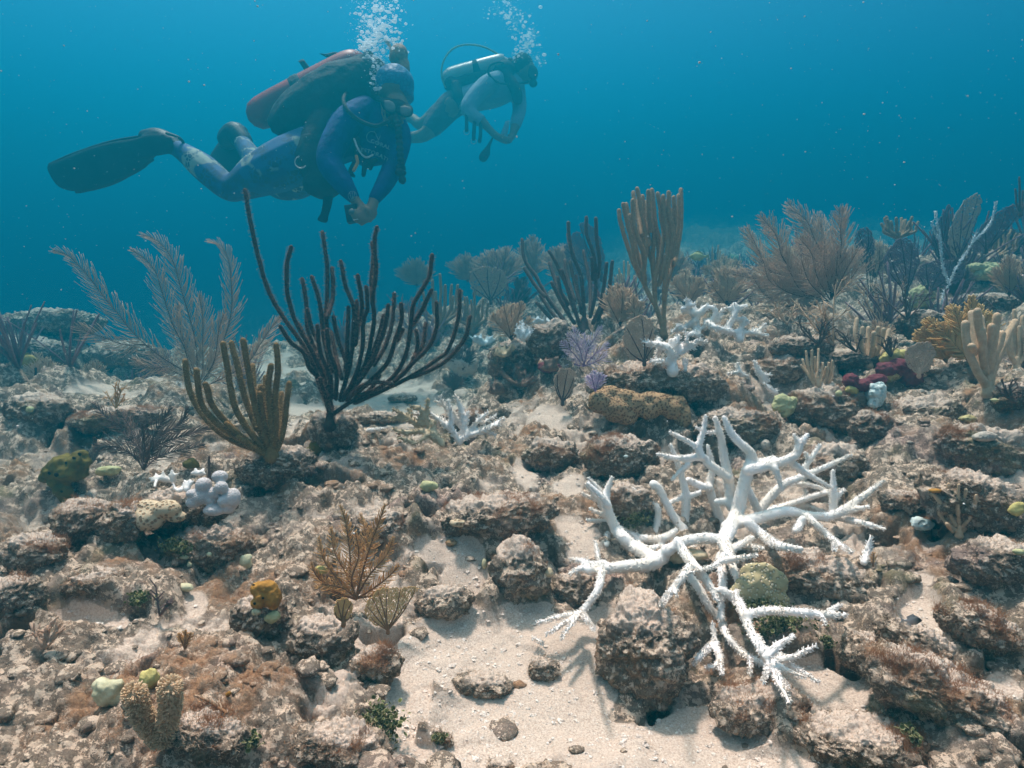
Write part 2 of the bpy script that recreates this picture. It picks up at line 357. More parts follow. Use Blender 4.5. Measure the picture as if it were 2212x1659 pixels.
def terrain():
    NA, NR = 1020, 1300
    az = np.linspace(R(-58), R(58), NA); rr = np.exp(np.linspace(math.log(.95), math.log(8), NR - 120)); rr = np.concatenate([rr, np.exp(np.linspace(math.log(8.06), math.log(44), 120))])
    A, RR = np.meshgrid(az, rr); x = (GO[0] + RR * np.sin(A)).ravel(); y = (GO[1] + RR * np.cos(A)).ravel(); dist = RR.ravel()
    # macro on a coarse grid then interpolated
    ca_, cr_ = az[::6], np.arange(0, len(rr), 6)
    A2, R2 = np.meshgrid(ca_, rr[cr_]); zc = macro(GO[0] + R2 * np.sin(A2), GO[1] + R2 * np.cos(A2))
    t1 = np.stack([np.interp(az, ca_, row) for row in zc]); z0 = np.stack([np.interp(np.arange(len(rr)), cr_, t1[:, j]) for j in range(NA)], 1).ravel()
    p3 = np.stack([x, y, np.zeros_like(x)], 1)
    u, v, d = project(np.stack([x, y, z0], 1))
    sand = np.zeros_like(x)
    for (a, b, sa, sb, k) in SAND: sand = np.maximum(sand, k * np.exp(-(((u - a) / sa) ** 2 + ((v - b) / sb) ** 2)))
    sand = np.where(y > -.3, sand, 0)
    n0 = fbm(p3 * 5.0, 4, 5); sand = sstep(sand + n0 * .40, .24, .50)
    wx, wy = x + .12 * fbm(p3 * 3.3, 3, 11) + .045 * fbm(p3 * 13, 3, 14), y + .12 * fbm(p3 * 3.3 + 9, 3, 12) + .045 * fbm(p3 * 13 + 5, 3, 15)
    b0 = cells(wx, wy, .62, 1, .75); b1 = cells(wx, wy, .27, 2, .85); b2 = cells(wx, wy, .12, 3, .8); b3 = cells(wx + .01 * n0, wy, .052, 4, .55)
    dust = (1 - sstep(b1 + b2 * .5, .05, .45)) * sstep(fbm(p3 * 3.1 + 3, 3, 44), -.35, .15) * (1 - sstep(dist, 2.6, 3.6)) * .7
    dust = np.maximum(dust, .5 * sstep(fbm(p3 * 5.5 + 13, 3, 45), -.2, .35) * (1 - sstep(dist, 2.4, 3.4)))
    rk = 1 - sand; far = sstep(dist, 3.8, 6)
    nr = .60 + .40 * sstep(dist, 1.75, 2.5)
    z = z0 + rk * nr * (.13 * (b0 - .25) * (.35 + .65 * far + far) + .095 * (b1 - .25) + .030 * b2 * sstep(fbm(p3 * 4 + 70, 2, 55), .0, .4) + .026 * fbm(p3 * 15 + 8, 4, 56, .62) + .014 * np.abs(fbm(p3 * 24 + 3, 3, 57, .6)))
    z += sand * (.012 * n0 + .006 * cells(wx, wy, .05, 9, .22) + .016 * cells(wx, wy, .16, 8, .3) - .02)
    pits = sstep(fbm(p3 * 9 + 40, 3, 33), .23, .45); z -= rk * pits * .07
    z += rk * (.028 * fbm(p3 * 9, 4, 21, .6) + .011 * fbm(p3 * 38, 4, 22, .65)) + sand * .0012 * fbm(p3 * 120, 2, 23)
    nearf = 1 - sstep(dist, 2.2, 3.5)
    z += rk * nearf * .0055 * fbm(p3 * 125, 2, 24, .6)
    # lateral push so that rock flanks steepen and overhang a little
    g = z.reshape(RR.shape); gr = np.gradient(g, axis=0) / np.maximum(np.gradient(RR, axis=0), 1e-6); ga = np.gradient(g, axis=1) / (RR * (az[1] - az[0]))
    gr = np.clip(gr, -3, 3); ga = np.clip(ga, -3, 3)
    k = .0006; px = -(gr * np.sin(A) + ga * np.cos(A)) * k; py = -(gr * np.cos(A) - ga * np.sin(A)) * k
    x += (px.ravel() * rk); y += (py.ravel() * rk)
    V = np.stack([x, y, z], 1)
    i, j = np.meshgrid(np.arange(len(rr) - 1), np.arange(NA - 1), indexing='ij'); q = (i * NA + j).ravel()
    Q = np.stack([q, q + 1, q + NA + 1, q + NA], 1)[:, ::-1]
    rust = rust_mask(V * np.array([1, 1, 1])) * rk * (1 - .6 * far); dark = rk * pits * .8  # dark: crevice shade painted into the pits
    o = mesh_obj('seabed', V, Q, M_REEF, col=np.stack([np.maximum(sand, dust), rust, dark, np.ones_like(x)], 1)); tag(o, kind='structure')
    zadd(V); return V, rust, sand, z0
TV, TRUST, TSAND, _ = terrain()
# the deep floor under and behind everything
V, Q = [], []
gx = np.linspace(-46, 46, 60); X, Y = np.meshgrid(gx, gx); Z = -3.1 + .1 * np.sin(X * .5) * np.cos(Y * .4)
i, j = np.meshgrid(np.arange(59), np.arange(59), indexing='ij'); q = (i * 60 + j).ravel()
tag(mesh_obj('deep_seabed', np.stack([X, Y, Z], -1).reshape(-1, 3), np.stack([q, q + 1, q + 61, q + 60], 1), M_REEF), kind='structure')
# sea water: one closed box of even density
mw = bpy.data.materials.new('sea_water'); mw.use_nodes = True; n_ = mw.node_tree.nodes; n_.remove(n_['Principled BSDF'])
pv = n_.new('ShaderNodeVolumePrincipled'); pv.inputs['Color'].default_value = (.003, .160, .232, 1); pv.inputs['Density'].default_value = .29
pv.inputs['Absorption Color'].default_value = (.0, .16, .28, 1); pv.inputs['Anisotropy'].default_value = .60
try: pv.inputs['Density Attribute'].default_value = ''
except Exception: pass
try: mw.cycles.homogeneous_volume = True
except Exception: pass
mw.node_tree.links.new(pv.outputs[0], n_['Material Output'].inputs['Volume'])
X0, Y0, Z0, Z1 = 48, 48, -4.3, 2.6
hv = [(a, b, c) for a in (-X0, X0) for b in (-Y0, Y0) for c in (Z0, Z1)]
hz = mesh_obj('haze', hv, [(0, 1, 3, 2), (4, 6, 7, 5), (0, 4, 5, 1), (2, 3, 7, 6), (0, 2, 6, 4), (1, 5, 7, 3)], mw, smooth=False); tag(hz, kind='stuff', cat='haze', label='blue sea water veiling the reef and the two divers')
# ------------------------------------------------------------------ boulders one can point at
def rock(u, v, w, h, seed, label, flat=.8, rot=0, rustk=1.0, darkk=0, n=44, name='rock', cat='rock', rough=.26, deep=.55, sand=0):
    D = DG(u, v + h * .38); s = D / F; rx, rz = w * s / 2, h * s / 2 * .86; ry = (rx + rz) / 2 * flat
    V, Q = sq(n); N = V.copy()
    ry = max(ry, rz * .9); m = min(rx, rz, ry); W0 = V * np.array([rx, ry, rz]); q_ = W0 / m
    disp = m * (rough * 1.5 * fbm(q_ * 1.15 + seed * 3.7, 3, seed) + .16 * fbm(q_ * 3.4 + seed, 4, seed + 5, .6) + .035 * fbm(q_ * 12 + seed, 3, seed + 9, .65))
    Nn = V / np.array([rx, ry, rz]); Nn /= np.linalg.norm(Nn, axis=1)[:, None]; V = (W0 + Nn * disp[:, None]) * .94
    c, s_ = math.cos(rot), math.sin(rot)          # roll in the plane facing the viewer
    X = V[:, 0] * c - V[:, 2] * s_; Z = V[:, 0] * s_ + V[:, 2] * c
    B = np.stack([X, V[:, 1], Z], 1); base = P(u, v, D + ry * deep)
    W = B[:, :1] * RT + B[:, 2:] * (UP * .8 + np.array([0, 0, .25])) + B[:, 1:2] * FW
    W = W + base
    rust = .8 * rust_mask(W * 1.6 + seed) * rustk * sstep(N[:, 2] + .4 * fbm(W * 8, 2, 3), -.3, .5)
    W = W + (.006 * fbm(W * 48, 3, 3, .65) + .003 * fbm(W * 140, 2, 4))[:, None] * N
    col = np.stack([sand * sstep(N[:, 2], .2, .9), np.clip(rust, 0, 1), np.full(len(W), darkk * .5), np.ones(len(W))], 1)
    o = mesh_obj(name, W, Q, M_REEF, col=col); tag(o, label, cat); zadd(W); ROCKS.append((W, Q, rust)); return o
ROCKS = []
RK = [
 (85, 887, 150, 85, 1, 'dark pitted boulder at the far left edge below the blue shade', 0, .3),
 (186, 1128, 150, 120, 2, 'dark round boulder below the olive sponge on the left', 0, .35),
 (270, 1130, 90, 120, 3, 'pale sloping stone between the dark round boulder and the honeycomb coral', -.5, 0),
 (75, 1195, 140, 90, 4, 'pale domed stone near the left edge under the dark hollow', 0, 0),
 (30, 1290, 130, 110, 5, 'mossy boulder cut by the left edge below the pale domed stone', .2, .1),
 (450, 1185, 210, 120, 6, 'rusty brown boulder with small yellow lumps left of the orange sea plume', 0, .1),
 (395, 1100, 240, 110, 7, 'pale flat stone carrying the white ball coral and the honeycomb coral', .1, 0),
 (1122, 1236, 132, 178, 8, 'upright oval boulder beside the white sand left of the bleached staghorn', .05, 0),
 (1392, 1405, 215, 290, 9, 'large rusty boulder under the lower branches of the bleached staghorn', .1, 0),
 (1243, 1272, 100, 95, 10, 'small boulder wedged between the oval boulder and the staghorn base', 0, 0),
 (1340, 988, 185, 115, 11, 'smooth domed boulder with a rusty tuft below the brown honeycomb slab', 0, 0),
 (1352, 1085, 130, 90, 12, 'flat topped red brown stone behind the left staghorn branches', 0, 0),
 (1190, 985, 130, 90, 13, 'rusty mounded stone left of the smooth domed boulder', 0, 0),
 (1070, 1115, 300, 110, 14, 'long undercut ledge left of the staghorn with rusty turf on top', .08, .25),
 (815, 1140, 150, 100, 15, 'rounded stone just behind the top of the orange sea plume', 0, 0),
 (960, 1300, 130, 85, 16, 'white dusted stone with rusty turf beside the golden sea fan', .15, 0),
 (700, 1385, 150, 130, 17, 'dark olive encrusted stone under the orange sea plume', 0, .5),
 (810, 1440, 120, 110, 18, 'rounded stone on the sand edge below the golden sea fan', .2, 0),
 (740, 1610, 230, 110, 20, 'undercut stone with green algae at the bottom left of the sand', -.2, .15),
 (1045, 1480, 140, 56, 21, 'low rusty topped lump sitting in the middle of the sand', -.1, 0),
 (1175, 1445, 70, 55, 22, 'small dark tipped stone in the sand left of the large rusty boulder', 0, .1),
 (1640, 1530, 230, 110, 23, 'low brown stone under the lowest staghorn tips', .1, .1),
 (1760, 1245, 280, 120, 24, 'pale sunlit slab under the right half of the staghorn', -.2, 0),
 (1870, 1412, 110, 130, 25, 'pink and orange knob at the near end of the long diagonal rock', -.4, 0),
 (2030, 1500, 400, 170, 26, 'long pale diagonal rock in the bottom right', -.42, 0),
 (1985, 1395, 210, 100, 27, 'brown ridge stone behind the long diagonal rock', -.5, .1),
 (2120, 1360, 200, 110, 28, 'rust capped oval stone at the right edge above the long diagonal rock', -.4, 0),
 (1860, 1600, 310, 110, 29, 'rounded foreground stone at the bottom right with a green tuft', -.05, 0),
 (2170, 1225, 220, 140, 30, 'dark undercut boulder at the right edge', -.2, .3),
 (1800, 888, 230, 130, 31, 'brown boulder behind the staghorn topped by a tiny yellow ball coral', 0, .2),
 (1590, 925, 200, 100, 32, 'shaded boulder directly behind the top staghorn tips', 0, .15),
 (1800, 1005, 160, 110, 33, 'tan boulder right of the upper staghorn tips', .1, 0),
 (1985, 905, 200, 110, 34, 'overhanging ledge right of the pale blue honeycomb coral', .1, .3),
 (2130, 980, 240, 130, 35, 'rusty boulder with a pale coral patch near the right edge', -.3, 0),
 (2110, 1090, 260, 150, 36, 'broad rusty boulder behind the knobbly beige sea rod', -.3, .1),
 (1960, 1085, 130, 60, 37, 'pale lumpy stone right of the long staghorn arm', -.1, 0),
 (1190, 738, 105, 105, 38, 'dark mossy round boulder under the grey sea rod', 0, .5),
 (1420, 830, 340, 120, 39, 'tan rock shelf behind the brown honeycomb slab', .0, 0),
 (1700, 800, 160, 80, 40, 'weathered boulder behind the small bleached branch tips', 0, .1),
 (720, 935, 110, 100, 41, 'dark knotted boulder gripped by the tall dark sea rod', 0, .7),
 (600, 1010, 190, 110, 42, 'dark mossy boulder under the brown sea rod', 0, .6),
 (1110, 780, 120, 110, 43, 'shaded undercut rock behind the brown crusted branches', 0, .6),
 (255, 905, 230, 60, 44, 'rusty low rock left of the brown sea rod', .1, .1),
 (110, 700, 230, 75, 45, 'hazy ledge across the blue water at the far left', .05, .2),
 (70, 765, 190, 80, 46, 'hazy dark boulder in front of the far left ledge', 0, .4),
 (270, 770, 180, 75, 47, 'hazy boulder behind the left side of the big sea plume', 0, .3),
 (1000, 905, 110, 40, 48, 'flat shaded stone behind the low staghorn clump', 0, .2),
 (820, 905, 120, 38, 49, 'low grey stone in the hazy sand right of the dark sea rod', 0, .1),
 (870, 860, 70, 22, 50, 'flat stone on the hazy sand under the dark sea rod branches', 0, .1),
 (1080, 1655, 60, 30, 51, 'tiny brown pebble half sunk in the bottom sand', 0, .2),
 (940, 1585, 26, 28, 52, 'small grey pebble on the sand beside the green algae rock', 0, .2),
 (965, 1600, 30, 40, 53, 'pinkish shell shaped pebble on the bottom sand', 0, 0),
 (450, 1590, 190, 110, 56, 'dark red brown stone right of the furry soft coral', -.2, .35),
 (560, 1330, 130, 110, 57, 'shaded rusty stone carrying the orange sponge', 0, .2),
 (1730, 752, 150, 60, 60, 'added ledge painted dark for the shade under the left skirt of the huge sea plume', 0, .8),  # this and the next five: added rocks, hollow shade painted as dark stone
 (1850, 778, 170, 60, 61, 'added rock painted dark as the shaded hollow behind the pinkish beige finger coral', 0, .9),
 (1990, 700, 130, 70, 62, 'added rock painted dark as the shaded hollow below the large pale green knobbly coral', 0, .8),
 (2120, 660, 170, 60, 63, 'added rock painted dark for the shade under the hazy green crusted mound', 0, .7),
 (2190, 860, 90, 80, 64, 'added rock painted dark as the shaded right edge hollow below the thick beige sea rod', 0, .9),
 (1880, 925, 90, 90, 65, 'added rock painted dark as the shaded hollow between the blue honeycomb coral and the overhanging ledge', 0, .9),
 (200, 1260, 150, 70, 59, 'rusty hump on the left slope behind the bare twig', .1, 0),
]
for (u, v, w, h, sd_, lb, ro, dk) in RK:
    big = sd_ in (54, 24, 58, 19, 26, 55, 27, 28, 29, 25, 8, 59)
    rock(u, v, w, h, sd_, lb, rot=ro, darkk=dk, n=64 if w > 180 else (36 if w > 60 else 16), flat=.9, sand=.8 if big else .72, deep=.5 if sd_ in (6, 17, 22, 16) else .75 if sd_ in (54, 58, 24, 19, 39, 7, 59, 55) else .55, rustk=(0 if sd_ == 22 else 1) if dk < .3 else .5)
# rubble and sand grit: uncountable
rs = np.random.RandomState(5)
w_ = (TSAND > .35) & (np.hypot(TV[:, 0], TV[:, 1]) < 2.4) ; idx = rs.choice(np.nonzero(w_)[0], 3600); mb = MB(); V1, Q1 = sq(2)
pc = TV[idx]; sz = .0009 + .0032 * rs.rand(len(idx)) ** 6
VV = pc[:, None] + (V1[None] * (1 + .35 * rs.normal(size=(len(idx), len(V1), 1)))) * sz[:, None, None] * np.array([1.2, 1, .6])
mb.add(VV.reshape(-1, 3), (Q1[None] + (np.arange(len(idx)) * len(V1))[:, None, None]).reshape(-1, 4))
tag(mb.build('shell_grit', simple('grit', (.8, .72, .64), (.45, .34, .28), 300, bd=0), smooth=False), 'pale shell grit strewn over the white sand', 'grit', kind='stuff')
mb = MB(); w_ = (np.hypot(TV[:, 0], TV[:, 1]) < 2.8) & (TV[:, 1] > .4) & ((TSAND < .5) | (rs.rand(len(TSAND)) < .12)); idx = rs.choice(np.nonzero(w_)[0], 2600); V1, Q1 = sq(4); pc = TV[idx]
sz = .004 + .012 * rs.rand(len(idx)) ** 3
nn = np.stack([fbm(V1 * 1.7 + k * 9, 3, k) for k in range(12)])
VV = pc[:, None] + V1[None] * (1 + .5 * nn[rs.randint(0, 12, len(idx))])[..., None] * sz[:, None, None] * np.stack([1 + .6 * rs.rand(len(idx)), .8 + .5 * rs.rand(len(idx)), .5 + .3 * rs.rand(len(idx))], 1)[:, None]
rc = np.repeat(rust_mask(pc) * (rs.rand(len(idx)) < .7), len(V1))
mb.add(VV.reshape(-1, 3), (Q1[None] + (np.arange(len(idx)) * len(V1))[:, None, None]).reshape(-1, 4))
tag(mb.build('coral_rubble', M_REEF, col=np.stack([rc * 0, rc, rc * 0, rc * 0 + 1], 1)), 'crumbled coral rubble scattered over the reef rock', 'rubble', kind='stuff')
# turf algae: fine red brown threads and short beige fuzz on the rock tops
def turf(name, label, mat, pts, length, rad, spread, seed, K=4, up=(0, 0, 1)):
    rs = np.random.RandomState(seed); N = len(pts)
    d = np.asarray(up) + rs.normal(0, spread, (N, 3)); d /= np.linalg.norm(d, axis=1)[:, None]
    L = length * (.4 + .9 * rs.rand(N)); b = rs.normal(0, .5, (N, 3)); t = np.linspace(0, 1, K)
    PP = pts[:, None] + (d * L[:, None])[:, None] * t[None, :, None] + (b * L[:, None])[:, None] * (t ** 2)[None, :, None] * .6
    RR = rad * (1 - .6 * t)[None] * np.ones((N, 1)); m = MB(); m.tubes(PP, RR, 3, tip=False)
    o = m.build(name, mat); tag(o, label, 'algae', kind='stuff'); return o
cand_p, cand_w = [TV], [TRUST * (np.hypot(TV[:, 0], TV[:, 1]) < 3.2) * (TV[:, 1] > .45)]
for (W, Q, ru) in ROCKS:
    nz_ = W[:, 2] - W[:, 2].mean(); cand_p.append(W); cand_w.append(np.where(nz_ > 0, ru, 0) * 2.5)
cp_, cw_ = np.concatenate(cand_p), np.concatenate(cand_w)
# fewer vertices far away: weight by area seen
dd = np.linalg.norm(cp_ - CAM, axis=1); cw_ = np.where(cw_ > .25, cw_, 0) * np.minimum(1, (dd / 1.2))
cl_ = sstep(fbm(cp_ * 24, 3, 61), -.05, .25); cw_ = cw_ * (.08 + cl_)
idx = rs.choice(len(cp_), 60000, p=cw_ / cw_.sum()); pj = cp_[idx] + rs.normal(0, .002, (len(idx), 3))
M_TURF = simple('turf_red', (.56, .30, .16), (.34, .17, .09), 20, bd=0, trans=.35)
turf('turf_algae', 'rust red thread algae tufted over the rock tops', M_TURF, pj, .0085, .00032, .5, 3)
fz = (np.hypot(cp_[:, 0], cp_[:, 1]) < 2.6) & (cp_[:, 1] > .4); fz = np.where(fz, np.concatenate([1 - TSAND * 1.0] + [np.full(len(W), 4.0) for W, _, _ in ROCKS]).clip(0, 4), 0) * np.minimum(1, dd / 1.3)
idx = rs.choice(len(cp_), 80000, p=fz / fz.sum()); pj = cp_[idx] + rs.normal(0, .002, (len(idx), 3))
turf('turf_fuzz', 'short dusty beige turf covering the reef rock', simple('turf_beige', (.62, .48, .36), (.36, .26, .18), 25, bd=0, trans=.2), pj, .0045, .00045, .8, 4, K=3)
# ------------------------------------------------------------------ coral builders
M_WHITE = simple('bleached_coral', (.93, .87, .84), (.82, .73, .64), 18, bd=.0006, bs_=420, spec=.25)
M_BLUEWHITE = simple('bluish_bleached_coral', (.72, .76, .78), (.6, .63, .62), 60, bd=.0006, bs_=420)
M_CREAM = simple('cream_coral', (.62, .50, .34), (.48, .36, .22), 60, bd=.0006, bs_=420)
M_DROD = simple('dark_rod', (.085, .045, .030), (.045, .025, .018), 90, bd=.001, bs_=600)
M_DPOL = simple('dark_rod_polyps', (.42, .27, .19), (.25, .15, .10), 90, bd=0, trans=.45)
M_BROD = simple('brown_rod', (.25, .15, .055), (.16, .09, .03), 90, bd=.001, bs_=600)
M_BPOL = simple('brown_rod_polyps', (.62, .44, .22), (.4, .26, .11), 90, bd=0, trans=.45)
M_TROD = simple('tan_rod', (.40, .25, .14), (.32, .19, .105), 90, bd=.001, bs_=600)
M_TPOL = simple('tan_rod_polyps', (.72, .55, .38), (.55, .4, .26), 90, bd=0, trans=.45)
M_GROD = simple('grey_rod', (.16, .10, .08), (.11, .07, .055), 90, bd=.001, bs_=600)
M_GPOL = simple('grey_rod_polyps', (.46, .35, .3), (.3, .22, .2), 90, bd=0, trans=.45)
M_BEIGE = simple('beige_rod', (.66, .47, .31), (.52, .35, .22), 90, bd=.0012, bs_=500)
M_PLUME = simple('plume_lavender', (.70, .50, .37), (.54, .37, .27), 30, bd=0, trans=.3)
M_PLUMT = simple('plume_tan', (.76, .55, .38), (.6, .42, .28), 30, bd=0, trans=.3)
M_PLUMD = simple('plume_dark', (.20, .13, .10), (.13, .085, .07), 30, bd=0, trans=.2)
M_PLUMO = simple('plume_orange', (.74, .44, .20), (.56, .31, .12), 30, bd=0, trans=.3)
M_PLUMG = simple('plume_gold', (.80, .54, .24), (.62, .38, .14), 30, bd=0, trans=.3)
M_PLUMV = simple('plume_violet', (.74, .64, .74), (.54, .42, .60), 30, bd=0, trans=.25)
M_STEM = simple('plume_stem', (.16, .10, .09), (.11, .07, .065), 60, bd=0)
M_STEMO = simple('orange_stem', (.30, .16, .08), (.2, .10, .05), 60, bd=0)
M_STEMV = simple('violet_stem', (.38, .24, .44), (.2, .1, .24), 60, bd=0)
M_FANT = simple('fan_tan', (.72, .52, .38), (.56, .38, .27), 60, bd=0, trans=.3)
M_FANG = simple('fan_gold', (.86, .58, .27), (.7, .45, .19), 60, bd=0, trans=.3)
M_FANV = simple('fan_purple', (.34, .22, .24), (.24, .15, .17), 60, bd=0, trans=.25)
M_YEL = simple('yellow_lump', (.58, .50, .19), (.42, .34, .12), 70, bd=.0012, bs_=260)
M_YGRN = simple('yellow_green_lump', (.52, .50, .28), (.38, .36, .18), 70, bd=.0012, bs_=260)
M_PGRN = simple('pale_green_lump', (.60, .56, .38), (.46, .42, .26), 70, bd=.0008, bs_=400)
M_OLIVE = simple('olive_sponge', (.17, .13, .025), (.09, .07, .015), 50, bd=.0015, bs_=260)
M_HWHITE = honeycomb('ball_coral', (.66, .61, .60), (.58, .54, .53), 300, .0012, (.25, .45))
M_ORSP = simple('orange_sponge', (.44, .22, .04), (.26, .12, .02), 50, bd=.0015, bs_=260)
M_RED = simple('maroon_sponge', (.17, .045, .05), (.12, .02, .035), 60, bd=.002, bs_=180)
M_HOLE = simple('sponge_hole', (.02, .015, .01), bd=0)
M_GALG = simple('green_algae', (.12, .13, .035), (.05, .06, .02), 60, bd=0, trans=.2)
M_GRIM = simple('algae_rim', (.38, .35, .2), (.2, .19, .09), 60, bd=0)
M_HCREAM = honeycomb('honeycomb_cream', (.70, .54, .36), (.30, .19, .11), 140, .0022, (.28, .46))
M_HBROWN = honeycomb('honeycomb_brown', (.46, .29, .155), (.19, .10, .05), 165, .0014, (.34, .50))
M_HBLUE = honeycomb('honeycomb_blue', (.66, .74, .70), (.42, .52, .52), 95, .003, (.20, .5))
M_HYEL = honeycomb('honeycomb_yellow', (.60, .50, .24), (.30, .22, .08), 100, .003, (.2, .5))
M_HGREY = honeycomb('honeycomb_grey', (.58, .50, .42), (.40, .33, .28), 150, .0015, (.2, .5))
M_MUST = honeycomb('mustard_plate', (.56, .46, .26), (.74, .64, .46), 150, .0030, (.2, .45))
M_FIRE = simple('fire_coral', (.26, .17, .12), (.14, .08, .06), 60, bd=.0015, bs_=200)

def XY(pts, s, ox, oy):
    return [(ox + p[0] * s, oy + p[1] * s) + tuple(q * s for q in p[2:3]) + tuple(p[3:]) for p in pts]
def world_line(pts, D, rdef, r0=None, dz=0, bow=0, seed=0):
    """pts: (u, v[, r px[, dD]]) -> rows x,y,z,r"""
    out = []; n = len(pts); rs = np.random.RandomState(seed + 7)
    for i, p in enumerate(pts):
        r = p[2] if len(p) > 2 and p[2] is not None else rdef
        e = p[3] if len(p) > 3 else 0
        d = (D(p[0], p[1]) if callable(D) else D) + dz + e + bow * math.sin(math.pi * i / max(1, n - 1))
        out.append([*P(p[0], p[1], d), r * d / F])
    return np.array(out)
def fuzz(mb, pr, rs, length, rad, spacing, nring, tipward=.25):
    q, o, t, rr = along(pr, spacing, nring, rs); d = o + t * tipward; d /= np.linalg.norm(d, axis=1)[:, None]
    mb.spikes(q, d, length * (.6 + .8 * rs.rand(len(q))), rad, 3)
# --- sea rods: every traced branch is a part, its polyps a furry edge in the same mesh
def sea_rod(u, v, label, branches, rpx, mat, pol, D=None, depth=.06, seed=0, furr=.0045, dens=1.0, cat='sea rod', group=None, name='sea_rod', foot=1.6, taper=.85, knob=.10):
    D = D or DG(u, v) - .01; rs = np.random.RandomState(seed); root = thing(name, P(u, v, D), label, cat, group)
    s = D / F; m = MB()
    m.tube([P(u, v + rpx * 2, D), P(u, v - rpx, D), P(u, v - rpx * 4, D)], [rpx * s * foot * 1.5, rpx * s * foot, rpx * s * foot * .8], 10, 8)
    m.build('holdfast', mat, root)
    for k, br in enumerate(branches):
        br = [list(p) for p in br]
        if br[0][1] > br[-1][1]: br = br[::-1]
        br = br[::-1]                                            # root to tip
        off = rs.uniform(-1, 1) * depth; n = len(br); rows = []
        for i, p in enumerate(br):
            t = i / (n - 1); d = D + off * (t ** .7) ; r = rpx * s * (1.12 - (1 - taper) * t)
            rows.append([*P(p[0], p[1], d), r])
        pr = smoothline(rows, max(8, n * 5))
        L = np.cumsum(np.concatenate([[0], np.linalg.norm(np.diff(pr[:, :3], axis=0), axis=1)]))
        wob = fbm(np.column_stack([L / (rpx * s * 5), np.full(len(L), k * 3.3), np.zeros(len(L))]), 2, seed)
        pr[:, 3] *= 1 + knob * wob; pr[:, 0] += wob * rpx * s * .35 * min(1, dens + .3)
        mb = MB(); mb.tube(pr[:, :3], pr[:, 3], 9)
        nb = 1; o = mb.build('branch', [mat], root)
        if dens > 0:
            fz_ = MB(); fuzz(fz_, pr, rs, furr, .00042 * max(1, D / 1.6), .0042 / dens * max(1, D / 1.8), 7); fz_.build('polyps', pol, o)
        elif knob > .3: pass
    return root
def auto_rod(u, v, w, h, label, mat, pol, seed, nb=14, rpx=3, D=None, dens=.6, lean=0, group=None, furr=.004, curve=1.0, **k):
    rs = np.random.RandomState(seed); br = []
    for i in range(nb):
        f = (i + .5) / nb * 2 - 1 + rs.uniform(-.08, .08); ht = h * (1 - .35 * abs(f) ** 1.5) * rs.uniform(.62, 1.0)
        x1 = f * w / 2 * rs.uniform(.85, 1.1) + lean * ht
        j = rs.uniform(.05, .3) * h; q = rs.uniform(.35, .7)
        br.append([(u + x1, v - ht), (u + x1 * (1 - .12 * curve) + rs.uniform(-1, 1) * w * .02, v - ht * .7), (u + x1 * (.85), v - ht * .42), (u + x1 * .45 * q * 1.3, v - ht * .16), (u + x1 * .06, v - 1)])
    return sea_rod(u, v, label, br, rpx, mat, pol, D=D, seed=seed, dens=dens, depth=w * .25 * ((D or DG(u, v)) / F), group=group, furr=furr, **k)
# --- sea plumes: each frond a part: midrib with curved pinnate branchlets
def frond(root, rows, blen, mat, stem, rs, spacing=None, thick=.0009, ang=.85, D=1, wav=.25, name='frond', curl=.5, start=.12, srad=.0022):
    ang = ang * 1.15; blen = blen * 1.42
    n = 26; pr = smoothline(rows, n); p = pr[:, :3]; seg = np.linalg.norm(np.diff(p, axis=0), axis=1); L = np.concatenate([[0], np.cumsum(seg)])
    spacing = spacing or max(.004, L[-1] / 60); m = max(8, int(L[-1] * (1 - start) / spacing)); s = L[-1] * (start + (1 - start) * (np.arange(m) + .5) / m)
    o = MB(); o.tube(p, np.linspace(srad * .8, thick, n), 5); so = o.build(name, stem, root)
    q = np.stack([np.interp(s, L, p[:, i]) for i in range(3)], 1); T = np.gradient(p, axis=0); t = np.stack([np.interp(s, L, T[:, i]) for i in range(3)], 1); t /= np.linalg.norm(t, axis=1)[:, None]
    vw = q - CAM; vw /= np.linalg.norm(vw, axis=1)[:, None]; side = np.cross(t, FW + rs.normal(0, wav, 3)); side /= np.linalg.norm(side, axis=1)[:, None]
    mb = MB(); K = 6; tt = np.linspace(0, 1, K); thick *= 1.25
    for sg in (-1, 1):
        fr = (s / L[-1] - start) / (1 - start); env = np.clip(np.sin(math.pi * np.clip(fr * .85 + .12, 0, 1)) ** .5, .25, 1) * (.75 + .5 * rs.rand(m)) * (1 - .45 * fr ** 4)
        a = ang * (1 + rs.normal(0, .12, m)) * (1 - .35 * fr); l = blen * env
        d0 = side * sg * np.sin(a)[:, None] + t * np.cos(a)[:, None] + FW * rs.normal(0, .22, m)[:, None]; d0 /= np.linalg.norm(d0, axis=1)[:, None]
        PP = q[:, None] + l[:, None, None] * (d0[:, None] * tt[None, :, None] * (1 - .25 * tt)[None, :, None] + t[:, None] * (curl * tt ** 2)[None, :, None] * .5 + rs.normal(0, .06, (m, 1, 3)) * (tt ** 2)[None, :, None])
        mb.tubes(PP, thick * (1.1 - .45 * tt)[None] * np.ones((m, 1)), 4)
    mb.build('branchlets', mat, so); return so
def plume(u, v, label, stems, blen, mat, stem, D=None, depth=.05, seed=0, cat='sea plume', thick=.0009, spacing=None, name='sea_plume', group=None, srad=.0025, ang=.85, curl=.5, start=.12, wav=.25):
    D = D or DG(u, v) - .005; rs = np.random.RandomState(seed); root = thing(name, P(u, v, D), label, cat, group); s = D / F
    for k, st in enumerate(stems):
        off = rs.uniform(-1, 1) * depth; n = len(st); rows = [[*P(p[0], p[1], D + off * (i / (n - 1)) ** .8)] for i, p in enumerate(st)]
        frond(root, rows, blen * s * rs.uniform(.85, 1.1), mat, stem, rs, spacing, thick, ang, D, wav, curl=curl, start=start, srad=srad)
    return root
